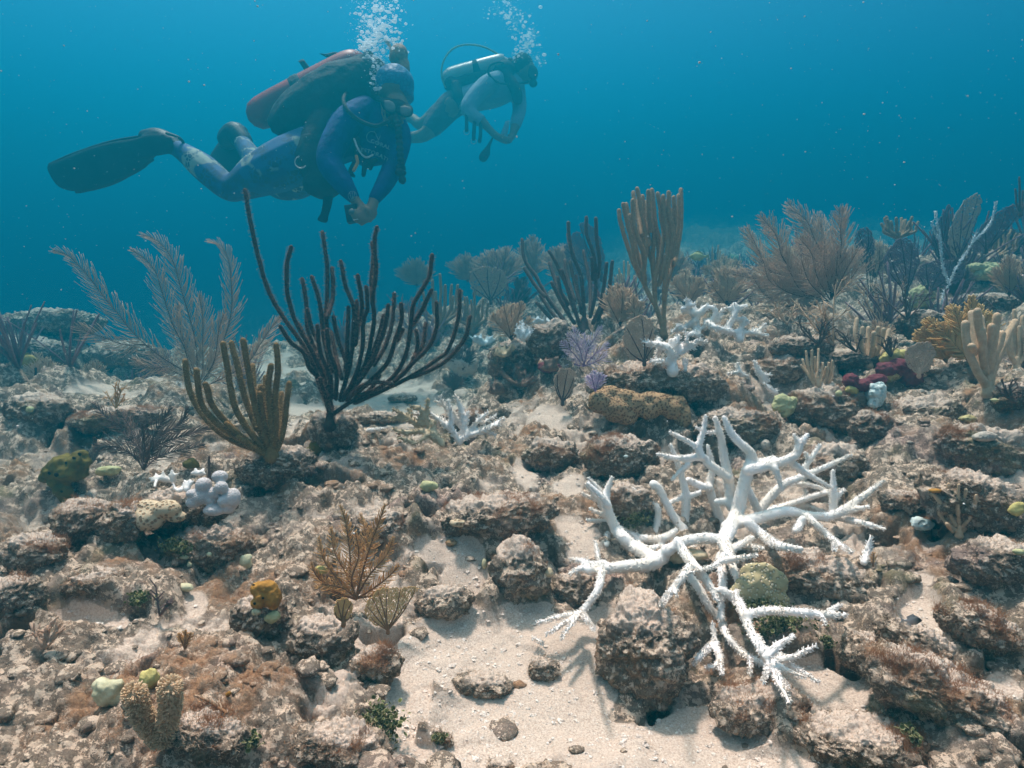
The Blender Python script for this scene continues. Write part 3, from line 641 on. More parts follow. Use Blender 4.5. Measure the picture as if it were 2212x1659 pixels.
def auto_plume(u, v, w, h, label, mat, stem, seed, nf=6, blen=None, D=None, lean=0, thick=.0011, **k):
    rs = np.random.RandomState(seed); st = []
    for i in range(nf):
        f = ((i + .5) / nf * 2 - 1) + rs.uniform(-.1, .1); ht = h * (1 - .4 * f * f) * rs.uniform(.75, 1)
        x = f * w / 2 * .8 + lean * ht
        st.append([(u, v), (u + x * .35, v - ht * .35), (u + x * .75, v - ht * .7), (u + x * 1.02 + lean * ht * .2, v - ht)])
    Dd = D or DG(u, v)
    return plume(u, v, label, st, blen or w * .22, mat, stem, D=Dd - .005, depth=w * .2 * Dd / F, seed=seed, thick=thick * max(1, Dd / 2), spacing=max(.005, h * Dd / F / 34), **k)
# --- random twiggy bush
def bush(u, v, w, h, label, mat, seed, n=60, rad=.0014, D=None, cat='soft coral', name='soft_coral', gen=3, group=None, mat2=None, flat=.35):
    D = D or DG(u, v) - .005; s = D / F; rs = np.random.RandomState(seed); root = thing(name, P(u, v, D), label, cat, group); W, H = w * s / 2, h * s
    o = np.array(P(u, v, D)); UPz = UP * .96
    segs = [[] for _ in range(gen)]
    for i in range(max(3, n // 12)):
        f = rs.uniform(-1, 1); tip = o + RT * f * W * .8 + UPz * H * (1 - .35 * f * f) * rs.uniform(.6, .9) + FW * rs.uniform(-1, 1) * W * flat
        mid = o + (tip - o) * .5 + RT * f * W * .12; segs[0].append(np.array([o, mid, tip]))
    for g in range(1, gen):
        for par in segs[g - 1]:
            for j in range(5 if g == 1 else 4):
                t = rs.uniform(.3, .98); b = par[0] * (1 - t) ** 2 + 2 * t * (1 - t) * par[1] + t * t * par[2]
                dr = (par[2] - par[0]); L = np.linalg.norm(dr); dr = dr / L; sd_ = rs.normal(0, .55, 3) + dr * .9; sd_ /= np.linalg.norm(sd_)
                l = L * rs.uniform(.25, .42); e = b + sd_ * l; segs[g].append(np.array([b, b + sd_ * l * .5 + dr * l * .06, e + dr * l * .12]))
    mb = MB()
    for g in range(gen):
        A = np.array(segs[g]); t = np.linspace(0, 1, 5)[None, :, None]; PP = A[:, :1] * (1 - t) ** 2 + 2 * t * (1 - t) * A[:, 1:2] + t * t * A[:, 2:]
        mb.tubes(PP, rad * (1.7, 1.15, .8)[g] * np.linspace(1.1, .7, 5)[None] * np.ones((len(A), 1)), 4)
    mb.build('branches', mat, root)
    return root
# --- sea fan: outline with radiating veins and a real lattice of fine threads
def fan(u, v, label, outline, mat, vein, D=None, seed=0, mesh_px=4.5, thick=.0011, tilt=.2, cat='sea fan', name='sea_fan', group=None, nv=7, bow=.04, stem=True):
    D = D or DG(u, v) - .005; rs = np.random.RandomState(seed); root = thing(name, P(u, v, D), label, cat, group); s = D / F
    oc = np.array(outline, dtype=float); cl = smoothline(np.vstack([oc, oc[:1]]), 60); cl = cl + (cl - cl.mean(0)) * (.10 * fbm(np.column_stack([np.arange(60) / 2.3, np.full(60, seed * 3.1), np.zeros(60)]), 2, seed))[:, None]
    cx, cy_ = cl.mean(0)
    def inside(p):
        x, y = p[:, 0], p[:, 1]; r = np.zeros(len(p), bool); a = cl; b = np.roll(cl, -1, 0)
        for (x1, y1), (x2, y2) in zip(a, b):
            c = ((y1 > y) != (y2 > y)); 
            with np.errstate(divide='ignore', invalid='ignore'): r ^= c & (x < (x2 - x1) * (y - y1) / (y2 - y1 + 1e-12) + x1)
        return r
    tx, ty = rs.uniform(-tilt, tilt), rs.uniform(-tilt, tilt)
    def W(p, lift=0):
        d = D + ((p[:, 0] - u) * tx + (v - p[:, 1]) * ty * .6) * s + bow * np.sin((p[:, 0] - cx) / 30) * .3 + lift
        return CAM + d[:, None] * (FW + ((p[:, 0] - 1106) / F)[:, None] * RT + ((829.5 - p[:, 1]) / F)[:, None] * UP)
    mb = MB(); bb0, bb1 = cl.min(0), cl.max(0); n = int(max(bb1 - bb0) * 2 / mesh_px) + 2
    # jittered net: threads in two slanted families with breaks
    g = np.arange(-n // 2, n // 2 + 1); I, J = np.meshgrid(g, g, indexing='ij'); a1 = np.array([.5, -.87]) * mesh_px; a2 = np.array([-.5, -.87]) * mesh_px
    pt = np.array([cx, cy_]) + I[..., None] * a1 + J[..., None] * a2
    pt = pt + np.stack([fbm(np.column_stack([pt.reshape(-1, 2) / (mesh_px * 1.1), np.full(pt.size // 2, k_ * 5.5)]), 1, 3 + k_).reshape(I.shape) for k_ in (0, 1)], -1) * mesh_px * 1.1
    ins = inside(pt.reshape(-1, 2)).reshape(I.shape)
    for A, B, ok in ((pt[:-1], pt[1:], ins[:-1] & ins[1:]), (pt[:, :-1], pt[:, 1:], ins[:, :-1] & ins[:, 1:]), (pt[:-1, 1:], pt[1:, :-1], ins[:-1, 1:] & ins[1:, :-1])):
        a, b = A[ok], B[ok]
        if len(a) == 0: continue
        keep = rs.rand(len(a)) < .86; a, b = W(a[keep]), W(b[keep]); PP = np.stack([a, b], 1); mb.tubes(PP, np.full((len(a), 2), thick), 4, tip=False)
    mb.build('lattice', mat, root)
    vb = MB()
    for k in range(nv):
        q = cl[int((k + .5) / nv * 60) % 60] ; end = np.array([cx, cy_]) * .15 + q * .85
        base = np.array([u, v], float); md = base * .5 + end * .5 + np.array([rs.uniform(-4, 4) + (end[0] - u) * .08, 0])
        line = smoothline([base, md, end], 12)
        if (end[1] > v - 4): continue
        w = W(line, -.001); vb.tube(w, np.linspace(thick * 1.9, thick * .9, 12), 5)
    if stem: vb.tube(W(np.array([[u, v + 5.0], [u, v - 4.0], [u, v - 12.0]])), [thick * 5, thick * 3.6, thick * 2.4], 6)
    vb.build('veins', vein, root); return root
# --- staghorn: overlapping tapered tubes grown into one skin, then studded with corallites
def staghorn(u, v, label, branches, mat, D, seed=0, voxel=.0035, cone=.0036, cat='coral', name='staghorn_coral', group=None, spacing=.0046, extra=None, jit=0, ring=7):
    rs = np.random.RandomState(seed); mb = MB(); prs = []
    if not callable(D):
        Dc = D
        def D(u, v):
            z = zmin(u, v, 1) - .012
            return z if Dc - .16 < z < Dc else Dc
    for k, br in enumerate(branches):
        dz = 0
        if isinstance(br, tuple): dz, br = br
        w = world_line(br, D, None, dz=dz, bow=rs.uniform(-1, 1) * jit); pr = smoothline(w, max(6, len(br) * 5)); pr[:, 3] = np.maximum(pr[:, 3] * (.86 if len(branches) > 40 else .95), .0022)
        mb.tube(pr[:, :3], pr[:, 3], 9); prs.append(pr)
    out = remeshed(mb, voxel, 3)
    for pr in prs:
        q, o, t, rr = along(pr, spacing, ring, rs); d = o * .9 + t * .7; d /= np.linalg.norm(d, axis=1)[:, None]
        out.spikes(q, d, cone * (.8 + .35 * rs.rand(len(q))), cone * .34, 4)
    o = out.build(name, mat); tag(o, label, cat, group); return o
def auto_stag(u, v, w, h, label, mat, seed, D=None, rpx=6, n=12, flat=.6, **k):
    D = D or DG(u, v); rs = np.random.RandomState(seed); br = []
    for i in range(n):
        f = (i + .5) / n * 2 - 1; e = rs.uniform(.15, 1) * (1 - .55 * abs(f)); x, y = f * w / 2 * rs.uniform(.8, 1.1), h * e
        dd = rs.uniform(-1, 1) * w * .3 * D / F
        m_ = (u + x * .5, v - y * .35, rpx, dd * .5)
        br.append([(u + x * .05, v - 2, rpx * 1.15, 0), m_, (u + x, v - y, rpx * .5, dd)])
        for _ in range(rs.randint(1, 3)):
            a = rs.uniform(-1, 1); br.append([(m_[0], m_[1], rpx * .8, dd * .5), (m_[0] + x * .25 + a * w * .1, m_[1] - h * rs.uniform(.15, .45), rpx * .45, dd * .5 + rs.uniform(-1, 1) * .02)])
    return staghorn(u, v, label, br, mat, D, seed, **k)
# --- lumps
def lump(u, v, w, h, label, mat, seed=0, D=None, balls=5, cat='coral', name='boulder_coral', noise=.14, group=None, pts=None, n=16, voxel=None, dz=0, holes=None, rel=.62, knob=None):
    D = (D or DG(u, v + h * .35)); D = D + dz - .09 * w * D / F; s = D / F; rs = np.random.RandomState(seed); mb = MB()
    if pts is None:
        pts = [(u, v, w * .36, h * .36)] + [(u + .36 * w * math.cos(a) * q, v - .34 * h * math.sin(a) * q, *(2 * [min(w, h) * rs.uniform(.13, .2)])) for a, q in zip(rs.uniform(0, 6.28, balls * 4), rs.uniform(.2, 1, balls * 4))] * (balls > 2) + [(u + rs.uniform(-.33, .33) * w, v + rs.uniform(-.25, .28) * h, w * rs.uniform(.18, .28), h * rs.uniform(.22, .32)) for _ in range(balls)]
    for i, (a, b, rx, rz) in enumerate(pts):
        c = P(a, b, D + (rs.uniform(-.3, .15) * min(rx, rz) - (.45 * (w + h) / 4 * max(0, 1 - ((a - u) / (.5 * w)) ** 2 - ((b - v) / (.5 * h)) ** 2) if rx < .25 * w and rx == rz and balls > 2 and i > 0 else 0)) * s); Vn, Q = sq(n); Vv = Vn * (1 + noise * fbm(Vn * 2.2 + i * 3 + seed, 3, seed))[:, None]
        mb.add(c + (Vv[:, :1] * RT * rx + Vv[:, 2:] * UP * rz + Vv[:, 1:2] * FW * (rx + rz) * .5 * rel * 1.6) * s, Q)
    out = remeshed(mb, voxel or max(.0024, min(w, h) * s / 30), 2)
    W_ = np.concatenate(out.V); c0 = W_.mean(0); Nn = W_ - c0; Nn /= np.linalg.norm(Nn, axis=1)[:, None] + 1e-9; sz_ = min(w, h) * s
    kn = knob if knob is not None else .05
    W_ = W_ + Nn * (sz_ * kn * (fbm(W_ / sz_ * 7 + seed, 2, seed) * 1.1 + np.abs(fbm(W_ / sz_ * 4 + seed, 2, seed + 3)) * 1.2))[:, None]; out.V = [W_]
    o = out.build(name, mat); tag(o, label, cat, group); zadd(W_)
    for (a, b, r) in holes or ():
        hb = MB(); c = P(a, b, DG(a, b) + r * s * .15); hb.ell(c, np.array([r, r * .5, r]) * s, 6, noise=.1, seed=int(a)); hb.build('pore', M_HOLE, o)
    return o
# ------------------------------------------------------------------ the big bleached staghorn (crop pixels -> layout pixels)
def cz(L): return [[(1080 + p[0] * .415, 837 + p[1] * .415, p[2] * .415) for p in b] for b in L]
DB = DG(1561, 1175)
ZC0 = zbuf.copy()
def zmin(u, v, k=2):
    i = int((v + 90) / ZC); j = int((u + 90) / ZC); w = ZC0[max(0, i - k):i + k + 1, max(0, j - k):j + k + 1]; w = w[w < 1e8]; return w.min() if len(w) else 9.0
def DST(u, v):
    return min(DST0(v), zmin(u, v) - .022)
def DST0(v):
    if v <= 1165: return DB + .02 + (1165 - v) * .00006
    t = (v - 1165) / (1520 - 1165); return DB + .02 - t * (DB + .02 - .945)
BR = [
 (0, [(1165, 800, 46), (1230, 660, 42), (1255, 560, 40), (1290, 430, 36), (1310, 350, 30), (1250, 290, 26), (1200, 230, 23), (1165, 155, 15)]),
 (-.01, [(1290, 430, 34), (1420, 400, 30), (1530, 360, 28), (1560, 300, 24), (1600, 245, 14)]), (-.01, [(1560, 300, 20), (1545, 275, 16), (1528, 245, 11)]),
 (0, [(1300, 400, 26), (1370, 385, 24), (1425, 368, 18)]), (.0, [(1500, 380, 26), (1600, 450, 20), (1720, 520, 11)]), (-.02, [(1430, 420, 22), (1450, 470, 18), (1466, 535, 11)]),
 (.03, [(1205, 620, 34), (1190, 480, 30), (1170, 380, 27), (1150, 260, 23), (1120, 158, 16)]), (.03, [(1120, 235, 14), (1070, 232, 11), (1018, 205, 9)]),
 (.02, [(1190, 470, 30), (1090, 400, 27), (1050, 362, 25), (930, 370, 20), (817, 345, 11)]), (.01, [(1050, 360, 24), (1035, 310, 22), (1060, 220, 17), (1070, 145, 11)]),
 (.01, [(1040, 320, 20), (960, 270, 16), (884, 232, 11)]), (.02, [(980, 400, 16), (935, 440, 14), (895, 482, 11)]),
 (.07, [(888, 295, 11), (920, 380, 17), (950, 480, 22), (970, 580, 26), (960, 700, 28), (950, 780, 30)]), (.07, [(970, 572, 20), (1005, 560, 18), (1040, 545, 15)]), (.07, [(950, 570, 18), (880, 600, 14)]),
 (.06, [(800, 505, 30), (830, 530, 26), (860, 590, 23), (910, 680, 25), (950, 740, 28)]),
 (.09, [(1080, 300, 11), (1105, 420, 20), (1090, 520, 25), (1130, 640, 27), (1160, 740, 32)]), (.08, [(1090, 522, 24), (1040, 510, 24), (980, 480, 19)]),
 (.05, [(690, 525, 12), (740, 570, 18), (815, 620, 21), (820, 700, 22), (800, 770, 24)]),
 (-.02, [(1180, 725, 38), (1260, 700, 36), (1380, 670, 34), (1500, 645, 32), (1600, 668, 30), (1720, 670, 28), (1800, 630, 26), (1900, 560, 20), (2000, 485, 11)]),
 (-.02, [(1780, 650, 24), (1860, 632, 19), (1920, 620, 11)]), (.0, [(1720, 665, 24), (1800, 685, 22), (1900, 710, 19), (2005, 737, 11)]),
 (-.03, [(1600, 672, 26), (1640, 710, 23), (1730, 790, 20), (1830, 857, 11)]), (-.03, [(1745, 805, 16), (1740, 845, 10)]), (-.05, [(1575, 685, 24), (1560, 715, 24), (1538, 745, 20)]),
 (.01, [(1735, 660, 26), (1735, 540, 21), (1733, 430, 11)]), (.01, [(1735, 600, 18), (1765, 560, 14), (1795, 530, 9)]),
 (-.04, [(1290, 705, 30), (1370, 770, 29), (1450, 822, 27), (1568, 842, 19)]),
 (.07, [(1350, 645, 30), (1400, 580, 28), (1470, 510, 26), (1560, 470, 22), (1680, 420, 18), (1830, 352, 11)]), (.08, [(1565, 445, 20), (1620, 370, 16), (1668, 298, 11)]), (.08, [(1610, 385, 14), (1588, 335, 9)]),
 (.05, [(1275, 500, 24), (1320, 590, 25), (1350, 655, 28)]), (.03, [(1215, 600, 26), (1130, 595, 22)]), (.09, [(1400, 650, 26), (1540, 600, 21), (1650, 560, 17), (1795, 530, 9)]),
 (.1, [(1500, 500, 15), (1620, 510, 15), (1720, 545, 11)]), (.1, [(1420, 700, 24), (1560, 620, 21), (1680, 650, 18), (1790, 700, 10)]), (.11, [(1330, 690, 24), (1400, 640, 20), (1580, 580, 16), (1580, 510, 9)]),
 (-.03, [(1160, 795, 36), (1060, 785, 34), (960, 802, 33), (905, 830, 32), (870, 850, 40)]),
 (-.05, [(925, 800, 30), (960, 862, 31), (1010, 925, 29), (1080, 1012, 27), (1130, 1110, 13)]), (-.06, [(985, 930, 26), (940, 1000, 24), (880, 1070, 18), (840, 1132, 11)]), (-.06, [(920, 1035, 14), (920, 1090, 8)]),
 (.0, [(880, 850, 44), (820, 900, 44), (760, 922, 42), (660, 930, 36), (560, 942, 32), (455, 950, 28)]),
 (.0, [(800, 890, 42), (700, 832, 38), (645, 785, 40), (600, 730, 34), (562, 640, 30), (552, 560, 24), (582, 465, 11)]), (-.01, [(565, 610, 22), (520, 560, 20), (455, 497, 12)]),
 (.03, [(550, 660, 20), (520, 600, 18), (445, 502, 10)]), (.02, [(545, 580, 18), (515, 530, 16), (457, 470, 9)]), (.01, [(555, 670, 18), (465, 630, 10)]), (.04, [(550, 700, 18), (450, 690, 10)]), (.04, [(540, 600, 16), (425, 550, 9)]),
 (.03, [(618, 722, 11), (680, 762, 18), (780, 792, 27), (860, 782, 26), (920, 742, 13)]), (.05, [(700, 800, 22), (760, 840, 24), (850, 835, 26)]), (.04, [(560, 760, 18), (550, 820, 22)]),
 (-.03, [(530, 955, 28), (510, 1050, 25), (450, 1140, 23), (415, 1175, 21), (320, 1190, 16), (190, 1226, 9)]), (-.04, [(415, 1180, 18), (320, 1235, 14), (240, 1286, 8)]), (-.05, [(410, 1180, 18), (370, 1235, 14), (318, 1307, 8)]), (-.05, [(425, 1170, 18), (487, 1256, 9)]),
 (.0, [(545, 912, 20), (440, 935, 20), (360, 970, 12)]), (.02, [(515, 905, 14), (495, 800, 9)]), (-.01, [(510, 930, 20), (430, 905, 16), (365, 895, 9)]),
 (-.05, [(1165, 800, 40), (1185, 860, 36), (1220, 955, 24), (1242, 1030, 20), (1222, 1087, 10)]), (-.06, [(1180, 900, 26), (1340, 872, 11)]), (-.07, [(1170, 870, 22), (1120, 925, 18), (1000, 962, 9)]), (-.06, [(1200, 850, 24), (1250, 820, 22), (1315, 780, 15)]),
 (-.02, [(1150, 880, 34), (1158, 1000, 26), (1150, 1120, 22), (1152, 1205, 18)]),
 (-.04, [(1150, 1055, 26), (1230, 1102, 29), (1270, 1180, 29), (1310, 1280, 28), (1370, 1380, 29), (1410, 1440, 30), (1450, 1530, 22), (1508, 1642, 11)]),
 (-.05, [(1285, 1182, 28), (1400, 1163, 27), (1560, 1170, 26), (1700, 1187, 22), (1802, 1185, 11)]), (-.05, [(1700, 1175, 14), (1772, 1130, 9)]), (-.06, [(1680, 1190, 14), (1692, 1240, 9)]),
 (-.07, [(1385, 1400, 26), (1450, 1342, 24), (1532, 1290, 12)]), (-.04, [(1430, 1420, 24), (1530, 1402, 20), (1590, 1370, 16), (1650, 1345, 10)]), (-.06, [(1420, 1430, 24), (1510, 1480, 18), (1592, 1507, 9)]),
 (-.03, [(1470, 1430, 22), (1560, 1470, 18), (1662, 1537, 10)]), (-.07, [(1400, 1440, 18), (1370, 1532, 9)]), (-.02, [(1430, 1480, 16), (1500, 1557, 8)]), (-.02, [(1340, 1290, 18), (1380, 1360, 20), (1480, 1400, 16)]),
 (.01, [(970, 960, 26), (1040, 1052, 26), (1090, 1142, 24), (1150, 1212, 22), (1182, 1292, 20), (1260, 1380, 20), (1370, 1440, 22)]), (.0, [(1305, 1400, 14), (1300, 1490, 9)]),
 (-.01, [(1105, 1215, 10), (1120, 1320, 20), (1140, 1400, 24), (1145, 1440, 22), (1065, 1462, 9)]), (-.01, [(1145, 1430, 18), (1156, 1492, 8)]), (.02, [(1110, 1330, 18), (1050, 1390, 16), (1002, 1442, 13)]),
 (.06, [(1000, 845, 28), (1130, 862, 26)]), (.04, [(1240, 820, 24), (1370, 840, 16)]),
]
staghorn(1561, 1175, 'large bleached white staghorn coral sprawling over the right foreground rocks', [(dz, cz([b])[0]) for dz, b in BR], M_WHITE, DST, 3, voxel=.003, cone=.0029)
lump(1470, 1200, 110, 40, 'cream crust spreading around the staghorn foot', M_CREAM, 4, balls=4, noise=.2, name='coral_crust')
lump(1640, 1272, 130, 100, 'mustard yellow plate coral under the brown tipped staghorn branch', M_MUST, 9, pts=[(1625, 1285, 48, 46), (1665, 1262, 38, 34), (1640, 1240, 42, 26), (1680, 1300, 28, 24)], rel=.22, name='plate_coral', noise=.22, knob=.01, dz=.012)
# smaller bleached staghorns
def c2(L, s=.5425, ox=540, oy=756): return [[(ox + p[0] * s, oy + p[1] * s, p[2] * s) for p in b] for b in L]
q4 = lambda L: [[(540 + p[0] * .293, 756 + p[1] * .293, p[2] * .293) for p in b] for b in L]
MID = [(0, [(1545, 720, 28), (1500, 640, 26), (1450, 600, 24), (1290, 465, 12)]), (0, [(1480, 620, 22), (1480, 520, 20), (1460, 400, 13)]), (.01, [(1460, 590, 22), (1400, 540, 20), (1290, 510, 14), (1200, 505, 10)]),
 (.02, [(1540, 700, 26), (1580, 600, 28), (1560, 480, 26), (1510, 360, 13)]), (.01, [(1580, 620, 24), (1610, 480, 11)]), (0, [(1570, 690, 28), (1660, 640, 24), (1760, 600, 20), (1880, 535, 10)]), (-.01, [(1640, 660, 22), (1740, 620, 20), (1845, 578, 10)]),
 (0, [(1600, 650, 20), (1680, 560, 20), (1760, 490, 10)]), (.03, [(1550, 600, 22), (1480, 480, 20), (1360, 405, 11)]), (.03, [(1500, 560, 20), (1440, 460, 16), (1400, 370, 10)]), (.0, [(1720, 630, 18), (1815, 670, 10)]), (.02, [(1700, 570, 16), (1665, 490, 9)]), (.02, [(1700, 580, 16), (1820, 515, 9)])]
CRM = [(.02, [(1240, 600, 24), (1170, 545, 20), (1050, 475, 11)]), (.03, [(1200, 570, 20), (1165, 470, 12)]), (.02, [(1180, 560, 18), (1020, 545, 10)]), (.0, [(1350, 650, 24), (1300, 560, 22), (1250, 470, 18), (1180, 460, 12)]), (.0, [(1300, 570, 20), (1310, 400, 12)]),
 (-.02, [(1360, 700, 26), (1350, 600, 22), (1345, 560, 14)]), (-.02, [(1400, 690, 24), (1280, 640, 20), (1150, 650, 18), (1050, 625, 10)]), (-.03, [(1420, 740, 22), (1340, 660, 22), (1240, 725, 11)]), (-.03, [(1210, 730, 18), (1140, 700, 16), (1085, 685, 10)]), (-.03, [(1360, 660, 20), (1430, 720, 14)]), (.0, [(1270, 600, 20), (1240, 540, 11)])]
DM = DG(965, 965)
staghorn(970, 965, 'bleached white half of the staghorn clump left of the brown honeycomb slab', [(dz - .09, [(x, y - 10, r * .95) for x, y, r in q4([b])[0]]) for dz, b in MID], M_WHITE, DM, 5, voxel=.0045, cone=.005, spacing=.008)
staghorn(930, 965, 'cream half of the staghorn clump in front of the hazy sand', [(dz - .11, [(x, y - 12, r * 1.15) for x, y, r in q4([b])[0]]) for dz, b in CRM], M_CREAM, DM - .01, 6, voxel=.0045, cone=.005, spacing=.008)
q5 = lambda L: [[(972 + p[0] * .2685, 378 + p[1] * .2685, p[2] * .2685) for p in b] for b in L]
A1 = [[(1790, 1580, 55), (1790, 1500, 38), (1780, 1430, 38), (1740, 1380, 34), (1700, 1370, 30), (1530, 1330, 12)], [(1780, 1420, 34), (1850, 1380, 28), (1950, 1360, 24), (2080, 1340, 10)], [(1790, 1400, 34), (1820, 1340, 30), (1840, 1290, 22)],
 [(1700, 1380, 26), (1660, 1340, 24), (1680, 1320, 26)], [(1700, 1390, 22), (1665, 1440, 18), (1655, 1515, 10)], [(1800, 1440, 28), (1860, 1420, 22), (1980, 1385, 10)], [(1790, 1440, 26), (1840, 1480, 14)], [(1770, 1500, 30), (1690, 1500, 26), (1620, 1500, 24)], [(1900, 1380, 20), (1910, 1320, 16), (1885, 1240, 9)], [(1640, 1375, 18), (1540, 1385, 10)], [(1930, 1370, 18), (2030, 1320, 9)], [(1765, 1390, 24), (1775, 1330, 24)]]
DA = DG(1451, 795)
staghorn(1452, 800, 'small white staghorn with a broad foot in front of the tall tan sea rod', [(0, b) for b in q5(A1)], M_WHITE, DA, 7, voxel=.005, cone=.0055, spacing=.009, jit=.03)
A2 = [[(1990, 1290, 36), (1980, 1200, 30), (1970, 1100, 34), (1930, 1050, 30), (1900, 1000, 16)], [(1970, 1110, 30), (1900, 1090, 26), (1870, 1075, 22)], [(1975, 1180, 28), (1900, 1220, 24), (1780, 1265, 16)], [(1990, 1130, 28), (2050, 1070, 30), (2080, 1060, 22)], [(1930, 1050, 20), (1975, 1035, 10)], [(2060, 1170, 28), (2120, 1220, 28), (2200, 1250, 28), (2290, 1270, 24)],
 [(2100, 1200, 24), (2140, 1100, 26), (2110, 1060, 20)], [(2200, 1250, 26), (2250, 1200, 28), (2290, 1120, 26), (2290, 1040, 26)], [(2290, 1100, 24), (2350, 1060, 22), (2390, 1060, 20)], [(2290, 1170, 24), (2370, 1150, 20)], [(2330, 1320, 44), (2330, 1260, 28), (2370, 1180, 24), (2400, 1190, 20)],
 [(2300, 1260, 28), (2380, 1270, 22), (2460, 1270, 22)], [(2430, 1270, 24), (2510, 1240, 20), (2540, 1200, 18)], [(2450, 1280, 22), (2560, 1290, 20)], [(2150, 1180, 22), (2190, 1090, 20), (2250, 1070, 18)], [(2050, 1240, 24), (2060, 1200, 26), (2100, 1190, 26)], [(1860, 1210, 18), (1830, 1220, 22)], [(2000, 1250, 26), (1920, 1290, 22)]]
DA2 = DG(1510, 716)
staghorn(1530, 716, 'long bleached staghorn lying along the crest right of the tall tan sea rod', [(0, b) for b in q5(A2)], M_WHITE, DA2 - .02, 8, voxel=.006, cone=.006, spacing=.012, jit=.05)
q6 = lambda L: [[(1512 + p[0] * .3164, 351 + p[1] * .3164, p[2] * .3164) for p in b] for b in L]
frag = [('short white coral sprig with three prongs on the rock shelf', [[(280, 1450, 22), (265, 1420, 20), (255, 1365, 10)], [(270, 1430, 18), (190, 1440, 9)], [(280, 1440, 18), (335, 1465, 10)]]),
 ('upright white coral sprig leaning left on the rock shelf', [[(440, 1500, 24), (415, 1450, 26), (390, 1400, 20), (370, 1352, 11)], [(420, 1450, 18), (495, 1450, 9)], [(420, 1460, 18), (475, 1495, 12)]]),
 ('broken white coral stick below the leaning white sprig', [[(525, 1580, 16), (480, 1550, 20), (437, 1505, 10)], [(500, 1565, 12), (530, 1555, 9)]])]
for k, (lb, b) in enumerate(frag):
    b = q6(b); staghorn(b[0][0][0], b[0][0][1], lb, [(0, x) for x in b], M_WHITE, DG(b[0][0][0], b[0][0][1]) - .03, 20 + k, voxel=.004, cone=.005, spacing=.009)
staghorn(1870, 1215, 'upright pale staghorn spike standing alone right of the big staghorn', [(0, [(1866, 1215, 9), (1874, 1190, 8), (1882, 1158, 4)])], M_WHITE, DG(1868, 1210), 30)
staghorn(1165, 1385, 'tiny white coral stick lying on the sand at the left staghorn tips', [(0, [(1150, 1378, 3.5), (1162, 1383, 4.5), (1176, 1390, 3)])], M_WHITE, DG(1163, 1392) - .004, 31)
staghorn(870, 915, 'small pale coral stick on the dark hollow beside the dark sea rod', [(0, [(793, 931, 4), (815, 928, 4), (838, 924, 2)])], M_WHITE, DG(815, 935), 32, voxel=.004)
FG = [((350, 1035), [[(-22, 5, 4), (-10, -2, 7), (8, 0, 8), (20, 5, 4)], [(-8, -2, 5), (-14, -12, 3)], [(5, -4, 5), (2, -16, 3)], [(-12, 2, 4), (-16, 16, 3)], [(-18, -2, 4), (-28, -2, 2.5)]], 'flat white toothed coral bit nearest the olive sponge'),
 ((375, 1030), [[(0, 10, 7), (-2, -2, 7), (-4, -14, 3)], [(0, 0, 5), (12, -8, 2.5)], [(-2, 0, 5), (-12, -4, 2.5)]], 'small white star shaped coral bit left of the white ball coral'),
 ((388, 1052), [[(-12, 2, 4), (-14, -8, 3)], [(-12, 2, 4), (0, 8, 6), (8, 0, 5), (8, -10, 3)]], 'white U shaped coral bit with rusty algae in its middle'),
 ((408, 1048), [[(-4, 10, 8), (-4, 0, 8), (-10, -10, 3)], [(-4, 0, 6), (2, -12, 3)], [(0, 2, 6), (10, -10, 3)]], 'white crown shaped coral bit above the white ball coral'),
 ((430, 1020), [[(-14, 2, 5), (0, 2, 7), (12, 4, 4)], [(-6, 0, 5), (-8, -8, 3)], [(6, 0, 5), (10, -8, 3)]], 'white coral bit lying beneath the small olive sponge')]
for k, ((a, b), L, lb) in enumerate(FG):
    staghorn(a, b, lb, [(0, [(a + x, b + y, r) for x, y, r in br]) for br in L], M_WHITE, DG(a, b + 8) - .012, 40 + k, voxel=.0032, cone=.001)
# white ball coral
bp = [(475, 1030, 17, 14), (440, 1047, 17, 16), (478, 1053, 14, 14), (433, 1074, 20, 16), (465, 1065, 17, 13), (457, 1080, 14, 13), (482, 1083, 12, 12), (418, 1085, 16, 13), (463, 1102, 24, 12), (503, 1076, 16, 22), (420, 1066, 18, 10), (492, 1098, 16, 12)]
lump(458, 1070, 90, 70, 'bleached white coral made of clustered balls on the left mound', M_HWHITE, 3, knob=.004, pts=bp, noise=.03, voxel=.0022, dz=-.03, name='ball_coral')
lump(340, 1115, 100, 75, 'cream honeycomb coral in three lobes beside the white ball coral', M_HCREAM, 5, knob=.01, pts=[(322, 1120, 34, 27), (318, 1094, 28, 15), (360, 1100, 30, 20), (380, 1116, 22, 12)], noise=.1, voxel=.0026, dz=-.02, name='honeycomb_coral')
# brown honeycomb slab
lump(1375, 880, 220, 90, 'brown honeycomb coral slab overhanging the shelf behind the staghorn', M_HBROWN, 11, knob=.02, pts=[(1298, 868, 28, 26), (1330, 884, 30, 28), (1352, 898, 26, 20), (1372, 872, 30, 24), (1400, 884, 26, 22), (1428, 872, 30, 24), (1452, 884, 26, 22), (1474, 900, 18, 30), (1345, 856, 34, 16), (1405, 860, 30, 14), (1318, 848, 22, 16), (1462, 868, 20, 14)], noise=.14, rel=.55, name='honeycomb_coral', dz=-.03, voxel=.0035)
